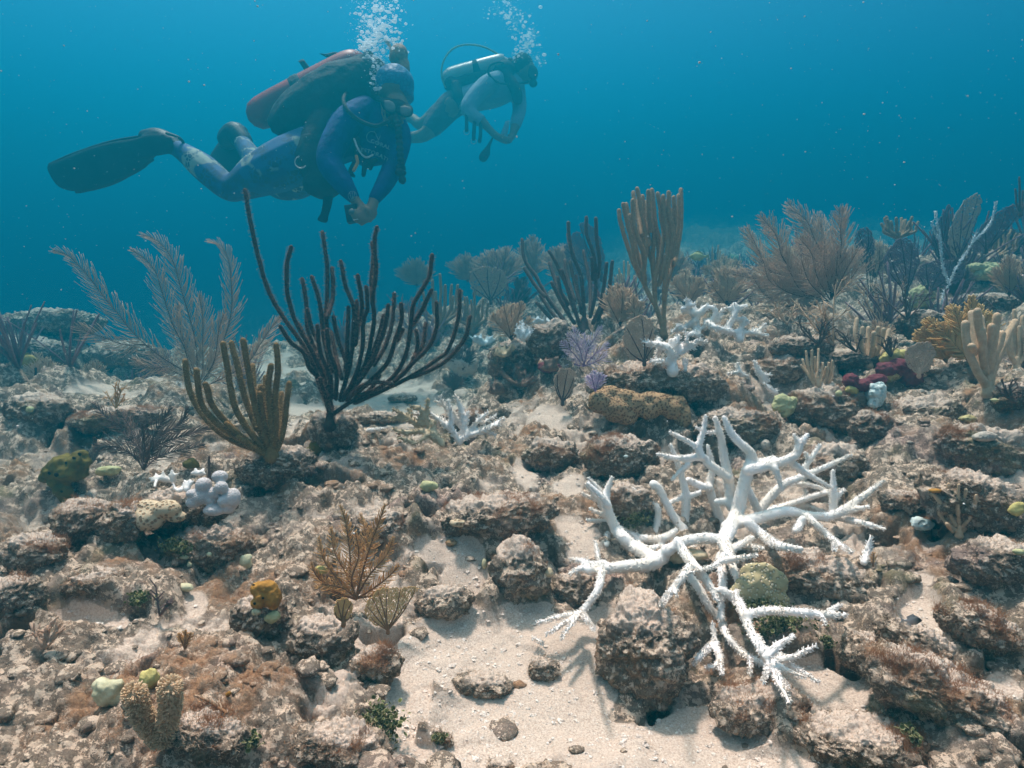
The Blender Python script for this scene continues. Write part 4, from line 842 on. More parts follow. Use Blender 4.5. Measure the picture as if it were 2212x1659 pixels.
# lumps list: u v w h label material
LM = [
 (1995, 640, 62, 50, 'large pale green knobbly coral at the foot of the white forked branch', M_YGRN, 6), (1930, 768, 60, 34, 'bright yellow knobbly coral right of the beige finger coral', M_YEL, 6),
 (1697, 876, 56, 52, 'pale green knobbly coral on the boulder above the staghorn', M_YGRN, 6), (1812, 850, 20, 18, 'tiny yellow ball coral on top of the brown boulder', M_YGRN, 2),
 (930, 1049, 46, 26, 'yellow green knobbly coral alone on the ledge in the centre', M_YGRN, 7), (1840, 842, 40, 22, 'flat yellow crust coral left of the maroon sponge', M_YEL, 4),
 (530, 1212, 30, 32, 'pale yellow lump under the rusty boulder left of the orange sea plume', M_PGRN, 4), (590, 1332, 44, 28, 'pale yellow lump just below the orange sponge', M_YGRN, 4), (552, 1322, 26, 18, 'small yellow lump touching the orange sponge from below', M_PGRN, 3),
 (396, 1203, 22, 14, 'tiny yellow lump under the left end of the rusty boulder', M_PGRN, 2), (410, 1220, 18, 14, 'tiny yellow lump second under the rusty boulder', M_PGRN, 2), (452, 1198, 18, 14, 'tiny yellow lump on the rusty boulder beside the bigger one', M_PGRN, 2),
 (400, 1268, 46, 22, 'smooth cream dome half buried on the left slope', M_PGRN, 2), (232, 1016, 62, 26, 'flat pale green coral right of the olive sponge', M_YGRN, 5),
 (236, 1494, 88, 62, 'pale green rounded coral with three lobes in the left foreground', M_PGRN, 3), (322, 1466, 48, 52, 'bright yellow rough coral behind the furry soft coral', M_YEL, 5),
 (695, 1232, 34, 22, 'yellow lump hidden behind the left side of the orange sea plume', M_YEL, 3), (1890, 852, 46, 66, 'pale blue honeycomb coral under the maroon sponge', M_HBLUE, 4), (1993, 1133, 56, 34, 'oval mint honeycomb coral left of the knobbly beige sea rod', M_HBLUE, 3),
 (2126, 944, 66, 26, 'pale grey coral cap on the rusty boulder at the right', M_HGREY, 2), (2110, 880, 46, 34, 'yellowish honeycomb coral high on the right slope', M_HYEL, 4), (2090, 905, 50, 20, 'flat yellowish honeycomb coral below the other one on the right slope', M_HYEL, 4),
 (2150, 865, 22, 12, 'tiny pale green lump near the right edge slope', M_YGRN, 2), (2196, 1100, 34, 36, 'mustard knobbly coral at the right edge beside the beige sea rod', M_YEL, 5), (2200, 1192, 34, 18, 'small yellow coral at the right edge under the mustard one', M_YGRN, 4),
 (1490, 955, 14, 18, 'tiny brown cup coral below the right end of the honeycomb slab', M_HBROWN, 1), (1352, 986, 16, 10, 'tiny blue white button coral on the domed boulder', M_HBLUE, 1), (1652, 962, 24, 34, 'lilac grey dimpled coral behind the staghorn top', M_HGREY, 2),
 (1310, 1098, 36, 16, 'small yellow crust between the left staghorn branches', M_YEL, 3), (975, 1172, 36, 20, 'brown honeycomb button tucked under the long ledge', M_HBROWN, 2), (985, 1130, 40, 20, 'pale crusty coral on the long undercut ledge', M_HCREAM, 3),
 (1046, 1218, 16, 34, 'white pillar shell standing beside the oval boulder', M_PGRN, 0), (1185, 1238, 28, 26, 'round brown pebble between the oval boulder and the small boulder', M_CREAM, 1), (65, 1105 - 222, 22, 14, 'tiny pale green lump on the rock at the far left edge', M_YGRN, 2),
 (1000, 784, 84, 84, 'pale dimpled boulder coral in the shade behind the dark sea rod', M_HGREY, 2), (2140, 588, 100, 40, 'hazy green crusted coral mound at the upper right', M_YGRN, 7), (1925, 812, 60, 26, 'yellow honeycomb crust draped over the maroon sponge', M_HYEL, 3),
 (2012, 800, 70, 22, 'grey boulder stone under the tan sea fan', M_REEF, 3), (1580, 560, 40, 26, 'hazy yellowish coral head on the crest far right of the tan sea rod', M_YGRN, 4), (1345, 622, 50, 22, 'hazy yellow coral head left of the tall tan sea rod', M_YGRN, 4)]
for k, (a, b, w, h, lb, m, nb) in enumerate(LM):
    lump(a, b, w, h, lb, m, 100 + k, balls=nb, n=10 if w < 30 else 14, noise=.12 if nb > 1 else .05, name='cup_coral' if w < 26 else ('rock' if m is M_REEF else 'boulder_coral'))
# sponges
lump(140, 1020, 105, 110, 'olive green sponge with open pores at the left', M_OLIVE, 50, pts=[(167, 1000, 24, 18), (140, 1004, 26, 20), (118, 1018, 20, 18), (172, 984, 14, 12), (152, 1020, 32, 22), (105, 1030, 16, 14), (128, 1042, 20, 14), (136, 1060, 16, 16), (146, 1072, 14, 14)], noise=.12, name='sponge', cat='sponge', holes=[(160, 990, 4), (172, 981, 4), (107, 1022, 4), (122, 1026, 5), (143, 1000, 3), (133, 1062, 3)], rel=.8)
lump(412, 1003, 46, 26, 'small olive sponge under the dark bushy sea plume', M_OLIVE, 51, balls=4, name='sponge', cat='sponge')
lump(688, 962, 40, 54, 'mustard olive sponge on the knotted base of the dark sea rod', M_OLIVE, 52, pts=[(698, 950, 16, 14), (688, 962, 18, 16), (676, 976, 16, 14)], name='sponge', cat='sponge', noise=.2)
lump(570, 1290, 52, 60, 'orange sponge with dark pores left of the orange sea plume', M_ORSP, 53, pts=[(556, 1272, 14, 14), (578, 1268, 20, 14), (570, 1288, 20, 14), (560, 1302, 18, 12), (590, 1292, 16, 24)], name='sponge', cat='sponge', noise=.16, holes=[(548, 1264, 3), (550, 1304, 3.5), (568, 1292, 3)])
lump(1868, 826, 86, 40, 'maroon rough sponge left of the blue honeycomb coral', M_RED, 54, pts=[(1838, 822, 16, 16), (1862, 832, 28, 14), (1893, 822, 22, 14)], name='sponge', cat='sponge', noise=.22)
lump(1945, 800, 84, 60, 'larger maroon sponge below the yellow knobbly coral', M_RED, 55, pts=[(1915, 798, 22, 16), (1945, 795, 28, 20), (1968, 812, 22, 24)], name='sponge', cat='sponge', noise=.22)
lump(493, 1500, 18, 18, 'tiny orange ball sponge in the left foreground hollow', M_ORSP, 56, balls=1, name='sponge', cat='sponge')
lump(2020, 1060, 40, 14, 'brown tongue sponge right of the upper right staghorn tip', M_ORSP, 57, balls=1, name='sponge', cat='sponge')
lump(1185, 795, 60, 30, 'dark red crusted rock lump under the purple sea plume', M_RED, 58, balls=3, name='sponge', cat='sponge')
# ------------------------------------------------------------------ traced sea rods
q4r = lambda L: [[(486 + x * .293, 378 + y * .293) for x, y in b] for b in L]
DR = [[(148, 110), (185, 330), (245, 600), (320, 850), (430, 1050), (560, 1230), (650, 1400), (700, 1560), (760, 1700)], [(488, 530), (455, 680), (465, 900), (530, 1100), (640, 1300), (730, 1500), (780, 1690)], [(570, 765), (600, 950), (610, 1150), (690, 1330), (760, 1500)],
 [(640, 750), (700, 950), (725, 1180), (770, 1400), (790, 1640)], [(718, 420), (750, 650), (755, 850), (745, 1050), (765, 1250), (800, 1450)], [(788, 685), (795, 900), (750, 1050)], [(855, 635), (890, 820), (950, 980), (945, 1200), (920, 1400), (850, 1660)], [(980, 740), (1010, 950), (1000, 1100)],
 [(1040, 825), (1050, 980), (1020, 1090), (1010, 1300), (960, 1480), (870, 1660)], [(1120, 385), (1100, 500), (1115, 700), (1090, 900), (1100, 1050), (1080, 1200), (1030, 1400), (900, 1620)], [(1085, 500), (1095, 600), (1080, 780), (1088, 950)], [(970, 930), (980, 1100), (960, 1250)], [(910, 975), (905, 1150), (900, 1300), (890, 1450)],
 [(1170, 1035), (1130, 1200), (1060, 1380), (960, 1540)], [(1205, 960), (1180, 1120), (1110, 1320), (1040, 1450), (930, 1600)], [(1248, 875), (1235, 1080), (1180, 1260), (1100, 1400)], [(1298, 950), (1300, 1080), (1260, 1200), (1200, 1380), (1090, 1500), (960, 1620)], [(1310, 1140), (1270, 1220)],
 [(1525, 590), (1500, 760), (1390, 950), (1370, 1100), (1340, 1300), (1270, 1450), (1150, 1560), (960, 1640)], [(1520, 850), (1450, 1000), (1380, 1110)], [(1560, 940), (1560, 1120), (1500, 1270), (1390, 1380), (1300, 1480)], [(1730, 850), (1720, 1050), (1650, 1280), (1550, 1370), (1400, 1470), (1200, 1570), (960, 1680)],
 [(1808, 1045), (1770, 1200), (1650, 1350), (1530, 1430), (1380, 1490)], [(1478, 1095), (1460, 1250), (1390, 1350)], [(1410, 1145), (1420, 1260), (1370, 1400), (1250, 1520)], [(410, 1115), (480, 1230), (580, 1310), (620, 1420), (690, 1490)], [(545, 1100), (590, 1200), (640, 1310), (690, 1500), (750, 1660)],
 [(605, 990), (640, 1130), (690, 1230)], [(680, 1110), (700, 1300), (760, 1450), (790, 1640)], [(750, 1140), (770, 1300), (820, 1450), (820, 1650)], [(800, 1045), (830, 1200), (880, 1340), (900, 1450), (860, 1640)], [(785, 1160), (820, 1350), (860, 1500)],
 [(1235, 1540), (1120, 1530), (1000, 1560), (900, 1660)], [(620, 1200), (690, 1330)], [(1140, 1480), (1060, 1590), (900, 1690), (800, 1760)], [(760, 1650), (790, 1730), (770, 1810)], [(700, 1500), (740, 1640), (770, 1760)]]
D_DR = DG(712, 915)
sea_rod(712, 912, 'tall dark brown candelabra sea rod standing left of centre', q4r(DR), 4.3, M_DROD, M_DPOL, D=D_DR, depth=.10, seed=1, furr=.0058, dens=1.3, foot=2.2)
AR = [[(400, 780), (412, 850), (450, 910), (500, 950), (575, 978)], [(424, 800), (435, 870), (475, 920), (540, 960)], [(444, 830), (462, 880), (510, 935)], [(482, 742), (492, 800), (505, 870), (530, 920), (575, 975)], [(500, 740), (515, 800), (530, 860), (555, 925)], [(525, 735), (535, 790), (545, 850), (560, 910), (582, 970)],
 [(545, 790), (548, 840), (557, 890)], [(563, 835), (560, 880), (575, 940)], [(585, 790), (580, 830), (585, 900), (588, 965)], [(597, 745), (600, 800), (595, 860), (597, 920), (592, 972)], [(625, 828), (618, 880), (612, 930), (598, 970)], [(574, 815), (572, 890), (583, 950)], [(608, 850), (604, 905), (595, 950)], [(545, 893), (560, 930), (575, 960)], [(490, 915), (530, 950), (575, 980)], [(560, 850), (570, 910), (585, 960)], [(516, 945), (545, 965), (580, 985)]]
sea_rod(588, 975, 'golden brown finger thick sea rod in front of the feathery sea plume', AR, 6.2, M_BROD, M_BPOL, D=DG(588, 985), depth=.07, seed=2, furr=.0045, dens=1.3, foot=1.8)
TR = [[(1360, 285), (1370, 370), (1400, 480), (1440, 600), (1470, 690), (1510, 780), (1560, 870), (1600, 960), (1650, 1050), (1690, 1150), (1715, 1255)], [(1395, 235), (1430, 400), (1470, 560), (1490, 700), (1530, 810)], [(1415, 235), (1460, 430), (1500, 600), (1540, 700), (1570, 870)], [(1445, 325), (1480, 480), (1500, 620), (1520, 740)],
 [(1468, 205), (1480, 400), (1530, 560), (1560, 650), (1560, 860)], [(1475, 140), (1500, 300), (1530, 450), (1570, 560)], [(1505, 110), (1530, 250), (1560, 400), (1580, 560), (1565, 720)], [(1550, 170), (1560, 350), (1590, 500), (1600, 620), (1640, 760), (1650, 1040)], [(1580, 215), (1590, 380), (1600, 560)], [(1595, 130), (1600, 300), (1610, 450)], [(1625, 120), (1630, 300), (1640, 500), (1630, 700), (1650, 900)],
 [(1597, 293), (1600, 420), (1570, 570)], [(1632, 145), (1650, 350), (1690, 560), (1700, 760), (1690, 860)], [(1670, 150), (1700, 300), (1720, 450), (1700, 650), (1650, 820), (1645, 920)], [(1715, 170), (1730, 350), (1750, 560), (1720, 760), (1680, 880)], [(1745, 210), (1760, 400), (1760, 600)], [(1758, 140), (1765, 300), (1790, 450), (1770, 620), (1740, 800), (1720, 1000)], [(1775, 280), (1790, 460)],
 [(1800, 180), (1810, 350), (1800, 520), (1780, 660)], [(1840, 165), (1840, 350), (1820, 520), (1790, 680), (1750, 850), (1725, 1000), (1720, 1250)], [(1857, 118), (1862, 300), (1850, 480), (1810, 640), (1760, 830)], [(1845, 480), (1830, 600), (1800, 720)], [(1510, 205), (1520, 350), (1545, 480)], [(1690, 200), (1700, 350), (1735, 520)], [(1640, 330), (1660, 480), (1680, 640), (1650, 800)]]
q5r = lambda L: [[(972 + x * .2685, 378 + y * .2685) for x, y in b] for b in L]
sea_rod(1433, 716, 'tall tan sea rod with tight upright fingers rising from the crest', q5r(TR), 4.6, M_TROD, M_TPOL, D=DG(1433, 720), depth=.09, seed=3, furr=.003, dens=.9, knob=.06)
GR = [[(580, 520), (600, 680), (700, 830), (780, 980), (880, 1120), (960, 1230)], [(600, 752), (680, 880), (760, 975)], [(800, 615), (860, 720), (910, 830), (960, 950), (1010, 1100), (1050, 1230)], [(800, 708), (840, 830), (880, 940), (950, 1090)], [(870, 828), (890, 930), (950, 1040)], [(925, 690), (950, 830), (1000, 1010)], [(950, 385), (960, 500), (990, 650), (1050, 800), (1070, 950), (1080, 1150)],
 [(948, 478), (965, 560), (990, 640)], [(1010, 812), (1030, 950), (1060, 1110)], [(1075, 612), (1100, 740), (1130, 900), (1130, 1110)], [(1098, 342), (1100, 480), (1150, 620), (1170, 780), (1170, 950), (1130, 1140)], [(1172, 352), (1180, 520), (1205, 700), (1190, 820)], [(1143, 670), (1150, 840)], [(1262, 712), (1240, 880), (1210, 1050), (1150, 1190)], [(1306, 698), (1290, 850), (1270, 980), (1190, 1160)],
 [(700, 1030), (780, 1120), (890, 1240)], [(728, 968), (800, 1080), (910, 1220)], [(820, 868), (900, 1030), (1000, 1190)], [(900, 768), (940, 900), (1000, 1090)], [(965, 700), (1010, 900), (1060, 1060)]]
sea_rod(1262, 708, 'dusky grey sea rod with spreading wands left of the tan one', q5r(GR), 3.9, M_GROD, M_GPOL, D=DG(1262, 712), depth=.12, seed=4, furr=.0035, dens=.6, foot=2.5)
BG = [[(1810, 1100), (1820, 1220), (1850, 1330), (1900, 1440), (1960, 1540)], [(1855, 1030), (1870, 1150), (1890, 1300), (1930, 1430)], [(1895, 1015), (1900, 1100), (1930, 1250), (1950, 1400)], [(1915, 1060), (1925, 1180), (1940, 1300)], [(2028, 1048), (2010, 1180), (1990, 1300), (1970, 1440)], [(1925, 1145), (1930, 1280), (1955, 1440)], [(1975, 1180), (1960, 1300), (1965, 1420)], [(2060, 1170), (2020, 1300), (1990, 1420), (1970, 1500)], [(2150, 1090), (2110, 1170), (2060, 1280), (2000, 1420), (1975, 1520)], [(1855, 1255), (1870, 1300)], [(1990, 1120), (1985, 1250), (1970, 1400)]]
q6r = lambda L: [[(1512 + x * .3164, 351 + y * .3164) for x, y in b] for b in L]
sea_rod(2134, 836, 'thick pale beige sea rod like a hand of fingers near the right edge', q6r(BG), 7.2, M_BEIGE, M_TPOL, D=DG(2134, 842), depth=.05, seed=5, furr=.0012, dens=.8, foot=1.3, knob=.1, taper=.95)
FC = [[(1072, 1070), (1060, 1160), (1085, 1260), (1120, 1350)], [(1110, 1130), (1100, 1220), (1120, 1330)], [(1150, 1130), (1145, 1230), (1140, 1330)], [(1185, 1165), (1180, 1260), (1160, 1340)], [(1215, 1130), (1215, 1220), (1180, 1330)], [(1255, 1140), (1240, 1220), (1200, 1320)], [(1290, 1145), (1270, 1230), (1220, 1320)], [(1200, 1270), (1190, 1320)]]
sea_rod(1878, 782, 'pinkish beige finger coral with eight stubby fingers above the maroon sponge', q6r(FC), 4.6, M_BEIGE, M_TPOL, D=DG(1878, 790), depth=.04, seed=6, furr=.0018, dens=.5, foot=1.2, cat='finger coral', name='finger_coral')
SR = [[(765, 1285), (765, 1400), (785, 1500)], [(810, 1275), (805, 1380), (795, 1490)], [(725, 1290), (735, 1380), (770, 1500)], [(690, 1385), (740, 1450), (780, 1510)], [(905, 1355), (895, 1440), (870, 1510)], [(880, 1370), (870, 1440), (850, 1510)], [(840, 1370), (835, 1440), (820, 1510)], [(910, 1400), (900, 1470), (875, 1510)], [(700, 1345), (725, 1420), (760, 1470)], [(785, 1330), (790, 1420)], [(860, 1400), (850, 1460)]]
sea_rod(1767, 826, 'small knobbly beige sea rod between the white sprigs and the maroon sponge', q6r(SR), 2.6, M_BEIGE, M_TPOL, D=DG(1767, 832), depth=.03, seed=7, furr=.001, dens=.4, knob=.3)
qk = lambda L: [[(1618 + x * .2685, 729 + y * .2685) for x, y in b] for b in L]
KR = [[(1500, 1180), (1525, 1270), (1530, 1400), (1580, 1480), (1680, 1560)], [(1605, 1180), (1600, 1300), (1610, 1400), (1660, 1510)], [(1690, 1185), (1680, 1290), (1680, 1400), (1690, 1500)], [(1745, 1225), (1730, 1310), (1690, 1400)], [(1775, 1280), (1755, 1380), (1720, 1480)], [(1830, 1270), (1810, 1380), (1770, 1460), (1710, 1530)], [(1895, 1340), (1870, 1420), (1820, 1490), (1720, 1540)], [(1480, 1260), (1540, 1330)], [(1590, 1500), (1640, 1560)], [(1760, 1500), (1720, 1560)]]
sea_rod(2072, 1150, 'knobbly beige sea rod beside the mint honeycomb coral', qk(KR), 3.6, M_BEIGE, M_TPOL, D=DG(2072, 1155), depth=.03, seed=8, furr=.002, dens=1, knob=.5)
auto_rod(955, 705, 90, 120, 'hazy pale sea rod behind the right wands of the dark sea rod', M_TROD, M_TPOL, 11, 12, 3.2, dens=.4)
auto_rod(1022, 712, 80, 85, 'second hazy sea rod right beside the pale one', M_TROD, M_TPOL, 12, 13, 2.6, dens=.4)
auto_rod(1942, 515, 80, 62, 'hazy bunch of sea rods on the skyline right of the big sea plume', M_TROD, M_TPOL, 13, 14, 3, D=3.3, dens=.3)
auto_rod(2150, 560, 120, 85, 'hazy sea rod fan of thin wands at the upper right', M_TROD, M_TPOL, 14, 14, 2.2, D=3.2, dens=.3, lean=.1)
auto_rod(1540, 590, 50, 62, 'faint sea rod on the hazy crest right of the tan sea rod', M_BEIGE, M_TPOL, 15, 8, 1.8, D=4.2, dens=.0, lean=.15)
auto_rod(1350, 660, 70, 110, 'pale green tinted sea rod hidden behind the tan one', M_BEIGE, M_TPOL, 16, 11, 2.2, D=3.3, dens=0)
auto_rod(2196, 790, 50, 130, 'brown speckled sea rod cut by the right edge', M_BEIGE, M_TPOL, 17, 7, 4, dens=.6, furr=.002)
auto_rod(2205, 460, 30, 80, 'dark thin sea rod at the very right edge above the reef', M_GROD, M_GPOL, 18, 4, 2, D=2.8, dens=.3)
auto_rod(78, 850, 14, 60, 'thin dark wand in front of the hazy feathery plume on the left', M_DROD, M_DPOL, 19, 1, 2.6, D=2.7, dens=0)
auto_rod(1480, 795, 14, 26, 'bare little white twig on the crest in front of the white staghorn', M_WHITE, M_WHITE, 20, 3, 2, dens=0)
auto_rod(452, 1030, 8, 60, 'grey little wand behind the white ball coral', M_GROD, M_GPOL, 21, 1, 2.6, D=DG(452, 1045) + .02, dens=.3)
auto_rod(1500, 1215 - 125, 20, 50, 'short purple brown wand behind the staghorn trunk', M_DROD, M_DPOL, 22, 1, 3, D=DG(1620, 1080), dens=0)
auto_rod(205, 955, 12, 10, 'short brown stub on the left slope', M_DROD, M_DPOL, 23, 2, 2, dens=0)
# the white forked branch at the right
FK = [[(1650, 970), (1665, 880), (1700, 830), (1665, 740), (1650, 640), (1640, 540), (1600, 470), (1585, 400)], [(1640, 540), (1630, 470), (1615, 400), (1610, 330)], [(1700, 830), (1740, 740), (1800, 640), (1850, 560), (1885, 480)], [(1860, 540), (1920, 490), (1980, 420), (2010, 340), (2020, 265)]]
staghorn(2035, 655, 'thin bleached white forked branch standing against the blue at the right', [(0, [(a, b, 2.0 if i < len(br) - 2 else 1.3) for i, (a, b) in enumerate(br)]) for br in q6r(FK)], M_BLUEWHITE, DG(2035, 660), 60, voxel=.0032, cone=.006, spacing=.012, name='bleached_branch', jit=.02)
# ------------------------------------------------------------------ sea plumes and fans
q3 = lambda L: [[(54 + x * .2685, 378 + y * .2685) for x, y in b] for b in L]
LP = [[(1400, 1720), (1380, 1640), (1150, 1500), (1000, 1390), (860, 1260), (760, 1130), (650, 1000), (560, 880), (470, 770), (350, 650), (225, 605)], [(1000, 1385), (960, 1365), (800, 1365), (640, 1310), (520, 1270), (420, 1215)], [(1400, 1720), (1330, 1560), (1280, 1380), (1200, 1230), (1140, 1060), (1090, 900), (1050, 780), (960, 670), (850, 600)],
 [(1400, 1720), (1390, 1560), (1370, 1330), (1310, 1100), (1250, 900), (1200, 720), (1120, 580), (1030, 510), (940, 482)], [(1400, 1720), (1430, 1560), (1430, 1330), (1430, 1150), (1400, 960)], [(1400, 1720), (1480, 1600), (1600, 1330), (1660, 1100), (1660, 880), (1640, 700), (1580, 570), (1470, 530)],
 [(1400, 1720), (1620, 1620), (1800, 1500), (1900, 1350), (1980, 1230), (2060, 1140)], [(1380, 1680), (1150, 1560), (980, 1550), (870, 1480)], [(1400, 1700), (1520, 1500), (1560, 1250), (1600, 1120)], [(1400, 1700), (1300, 1400), (1240, 1220), (1230, 1050)]]
plume(430, 838, 'tall feathery pinkish grey sea plume swept to the left behind the brown sea rod', q3(LP), 34, M_PLUME, M_STEM, D=2.25, depth=.16, seed=1, thick=.00105, spacing=.0075, curl=.75, ang=.75)
RP = [[(880, 950), (700, 800), (480, 740), (400, 600), (320, 440)], [(900, 900), (650, 750), (560, 640), (520, 500), (410, 360)], [(900, 900), (820, 620), (760, 500), (690, 390), (600, 270)], [(900, 900), (880, 650), (850, 500), (800, 360)], [(920, 900), (960, 600), (960, 450), (950, 310)], [(900, 930), (850, 700), (850, 540)], [(900, 930), (1000, 760), (1060, 590)],
 [(880, 950), (700, 880), (620, 760), (590, 690)], [(860, 960), (620, 980), (450, 900), (380, 770)], [(860, 900), (500, 800), (350, 780), (200, 740)], [(900, 930), (940, 760), (930, 590)], [(880, 950), (750, 820), (720, 650)], [(890, 940), (800, 780), (760, 620), (680, 520)], [(890, 940), (1010, 820), (1080, 720)], [(880, 950), (560, 860), (470, 800), (440, 700)], [(890, 940), (900, 780), (1000, 640)], [(880, 960), (640, 900), (540, 850), (500, 800)]]
rs = np.random.RandomState(9); RP += [[(x + rs.uniform(-1, 1) * 55 * i / len(b), y + rs.uniform(-.2, 1) * 60 * i / len(b)) for i, (x, y) in enumerate(b)] for b in RP[:13]]
plume(1796, 660, 'huge bushy grey lavender sea plume on the right crest', q6r(RP), 33, M_PLUME, M_STEM, D=2.45, depth=.20, seed=2, thick=.00105, spacing=.0075, curl=.7, ang=.95)
q4p = lambda L: [[(540 + x * .5425, 756 + y * .5425) for x, y in b] for b in L]
OP = [[(770, 1295), (757, 1250), (757, 1210), (752, 1160), (745, 1120), (735, 1092)], [(770, 1290), (785, 1230), (800, 1180), (818, 1130), (832, 1090)], [(768, 1290), (730, 1250), (700, 1210), (688, 1160)], [(770, 1290), (800, 1240), (835, 1200), (850, 1160)], [(768, 1295), (720, 1275), (685, 1245), (672, 1215)], [(770, 1293), (815, 1265), (845, 1240), (862, 1222)], [(768, 1292), (748, 1240), (722, 1190), (715, 1140)], [(770, 1292), (780, 1220), (790, 1160), (778, 1110)], [(768, 1290), (760, 1250), (775, 1200), (768, 1150)], [(770, 1292), (740, 1270), (700, 1262), (680, 1268)], [(772, 1292), (810, 1285), (838, 1272)]]
plume(768, 1300, 'orange brown feathery sea plume in the foreground left of centre', OP, 19, M_PLUMO, M_STEMO, D=DG(765, 1310) - .03, depth=.05, seed=3, thick=.00085, spacing=.0038, ang=.9, curl=.3, srad=.0026)
DP = [[(310, 1015), (300, 975), (270, 935), (235, 905), (200, 870)], [(310, 1015), (330, 970), (370, 950), (420, 935), (460, 925)], [(310, 1015), (325, 960), (345, 920), (370, 880)], [(310, 1015), (290, 985), (250, 965), (205, 968)], [(310, 1015), (312, 960), (310, 920)], [(310, 1015), (345, 985), (400, 970), (440, 962)], [(310, 1015), (300, 960), (280, 920), (265, 890)], [(312, 1015), (340, 950), (390, 915), (405, 880)]]
plume(312, 1018, 'dark dusty sea plume spreading above the pale green coral on the left', DP, 26, M_PLUMD, M_STEM, D=DG(312, 1025) - .01, depth=.08, seed=4, thick=.0011, spacing=.0065, ang=.7)
VP = [[(1262, 792), (1255, 760), (1245, 735), (1240, 706)], [(1262, 792), (1270, 755), (1285, 730), (1300, 705)], [(1262, 792), (1240, 765), (1225, 750), (1212, 738)], [(1262, 792), (1285, 765), (1300, 755), (1314, 742)], [(1262, 792), (1265, 750), (1262, 720)], [(1262, 792), (1235, 785), (1215, 775)], [(1262, 792), (1290, 780), (1312, 768)], [(1262, 792), (1250, 750), (1225, 720)]]
plume(1262, 796, 'bright violet sea plume in front of the dark mossy boulder', VP, 17, M_PLUMV, M_STEMV, D=DG(1262, 800) - .03, depth=.06, seed=5, thick=.0010, spacing=.0072, curl=.3)
auto_plume(1286, 845, 60, 48, 'small violet sea plume just below the bright violet one', M_PLUMV, M_STEMV, 6, 5, 12)
auto_plume(1340, 705, 80, 100, 'pale feather shaped sea plume left of the tall tan sea rod', M_PLUMT, M_STEM, 7, 6, 22, thick=.0014)
auto_plume(1372, 700, 50, 70, 'small pale sea plume behind the brown sea fan', M_PLUMT, M_STEM, 8, 4, 14, thick=.0014)
auto_plume(1105, 735, 110, 95, 'pale hazy sea plume left of the grey sea rod', M_PLUMT, M_STEM, 9, 7, 20)
auto_plume(1125, 680, 50, 90, 'dusky violet sea plume behind the pale hazy one', M_PLUMD, M_STEM, 10, 5, 16)
auto_plume(1570, 660, 90, 90, 'pale sea plume tucked left of the huge bushy one', M_PLUMT, M_STEM, 11, 6, 26, D=2.8)
auto_plume(1490, 655, 100, 75, 'hazy sea plume behind the long bleached staghorn', M_PLUMT, M_STEM, 12, 6, 20, D=3.0)
auto_plume(1900, 745, 80, 55, 'thin tan plume behind the pinkish finger coral', M_PLUMT, M_STEM, 13, 5, 14)
auto_plume(95, 850, 95, 90, 'hazy pale sea plume in the sandy valley at the left', M_PLUMT, M_STEM, 14, 7, 22, D=2.9)
auto_plume(22, 845, 70, 60, 'hazy sea plume against the left edge of the sandy valley', M_PLUMT, M_STEM, 15, 5, 20, D=2.8)
auto_plume(205, 830, 60, 65, 'sparse hazy sea plume right of the sandy valley plume', M_PLUMT, M_STEM, 16, 4, 12, D=2.9)
auto_plume(2095, 785, 190, 150, 'golden brown bushy sea plume behind the thick beige sea rod', M_PLUMG, M_STEMO, 17, 12, 26, thick=.0024, lean=-.05, curl=.3)
auto_plume(2045, 785, 110, 100, 'left flank of golden brown plume leaning toward the tan sea fan', M_PLUMG, M_STEMO, 18, 6, 22, thick=.0024, lean=-.4, curl=.3)
auto_plume(2180, 640, 90, 90, 'brown bushy plume at the right edge below the thin sea rods', M_PLUMT, M_STEM, 19, 7, 20, D=2.5)
auto_plume(1000, 800, 70, 60, 'dark drooping hydroid under the pale dimpled boulder coral', M_PLUMD, M_STEM, 20, 6, 14, lean=0)
auto_plume(1560, 610, 110, 60, 'faint row of plumes on the crest right of the tan sea rod', M_PLUMT, M_STEM, 21, 6, 16, D=3.8)
auto_plume(1220, 610, 100, 85, 'faint hazy plume behind the grey sea rod', M_PLUME, M_STEM, 22, 6, 24, D=3.9)
auto_plume(1080, 620, 120, 90, 'hazy bushy plume left of the grey sea rod on the far crest', M_PLUME, M_STEM, 23, 8, 26, D=4.2)
auto_plume(1010, 610, 90, 60, 'faint rounded plume at the far crest left of the hazy bushy one', M_PLUME, M_STEM, 24, 6, 22, D=4.6)
auto_plume(980, 845, 60, 40, 'olive tuft hydroid hanging over the hazy sand', M_PLUMD, M_STEM, 25, 6, 12)
auto_plume(655, 868, 80, 40, 'dark comb shaped feather lying on the sand behind the dark sea rod', M_PLUMD, M_STEM, 26, 3, 16, lean=.6)
auto_plume(400, 1400, 46, 40, 'small brown feather plume on the left slope', M_PLUMO, M_STEMO, 27, 3, 8, thick=.0009)
auto_plume(1886, 1222, 30, 32, 'tiny brown feather beside the upright staghorn spike', M_PLUMO, M_STEMO, 28, 1, 8, thick=.0007)
auto_plume(490, 1540, 120, 46, 'pale feather lying across the left foreground hollow', M_PLUMT, M_STEMO, 29, 1, 12, lean=-1.6, thick=.0009)
bush(345, 1330, 70, 80, 'bare dark twig coral on the left slope', M_STEM, 31, 36, .0011, name='twig_coral', gen=2)
bush(95, 1400, 100, 80, 'pinkish branching soft coral low at the left edge', M_PLUME, 32, 60, .0017, gen=2)
bush(1800, 745, 150, 120, 'tan twiggy bush coral in front of the huge sea plume', M_PLUMT, 33, 70, .0016, name='bush_coral')
bush(1905, 700, 150, 120, 'thin twiggy tan bush right of the huge sea plume', M_PLUMT, 34, 60, .0015, name='bush_coral')
bush(1880, 650, 110, 130, 'fine brown twig bush climbing behind the tan one', M_PLUMD, 35, 50, .0014, name='bush_coral')
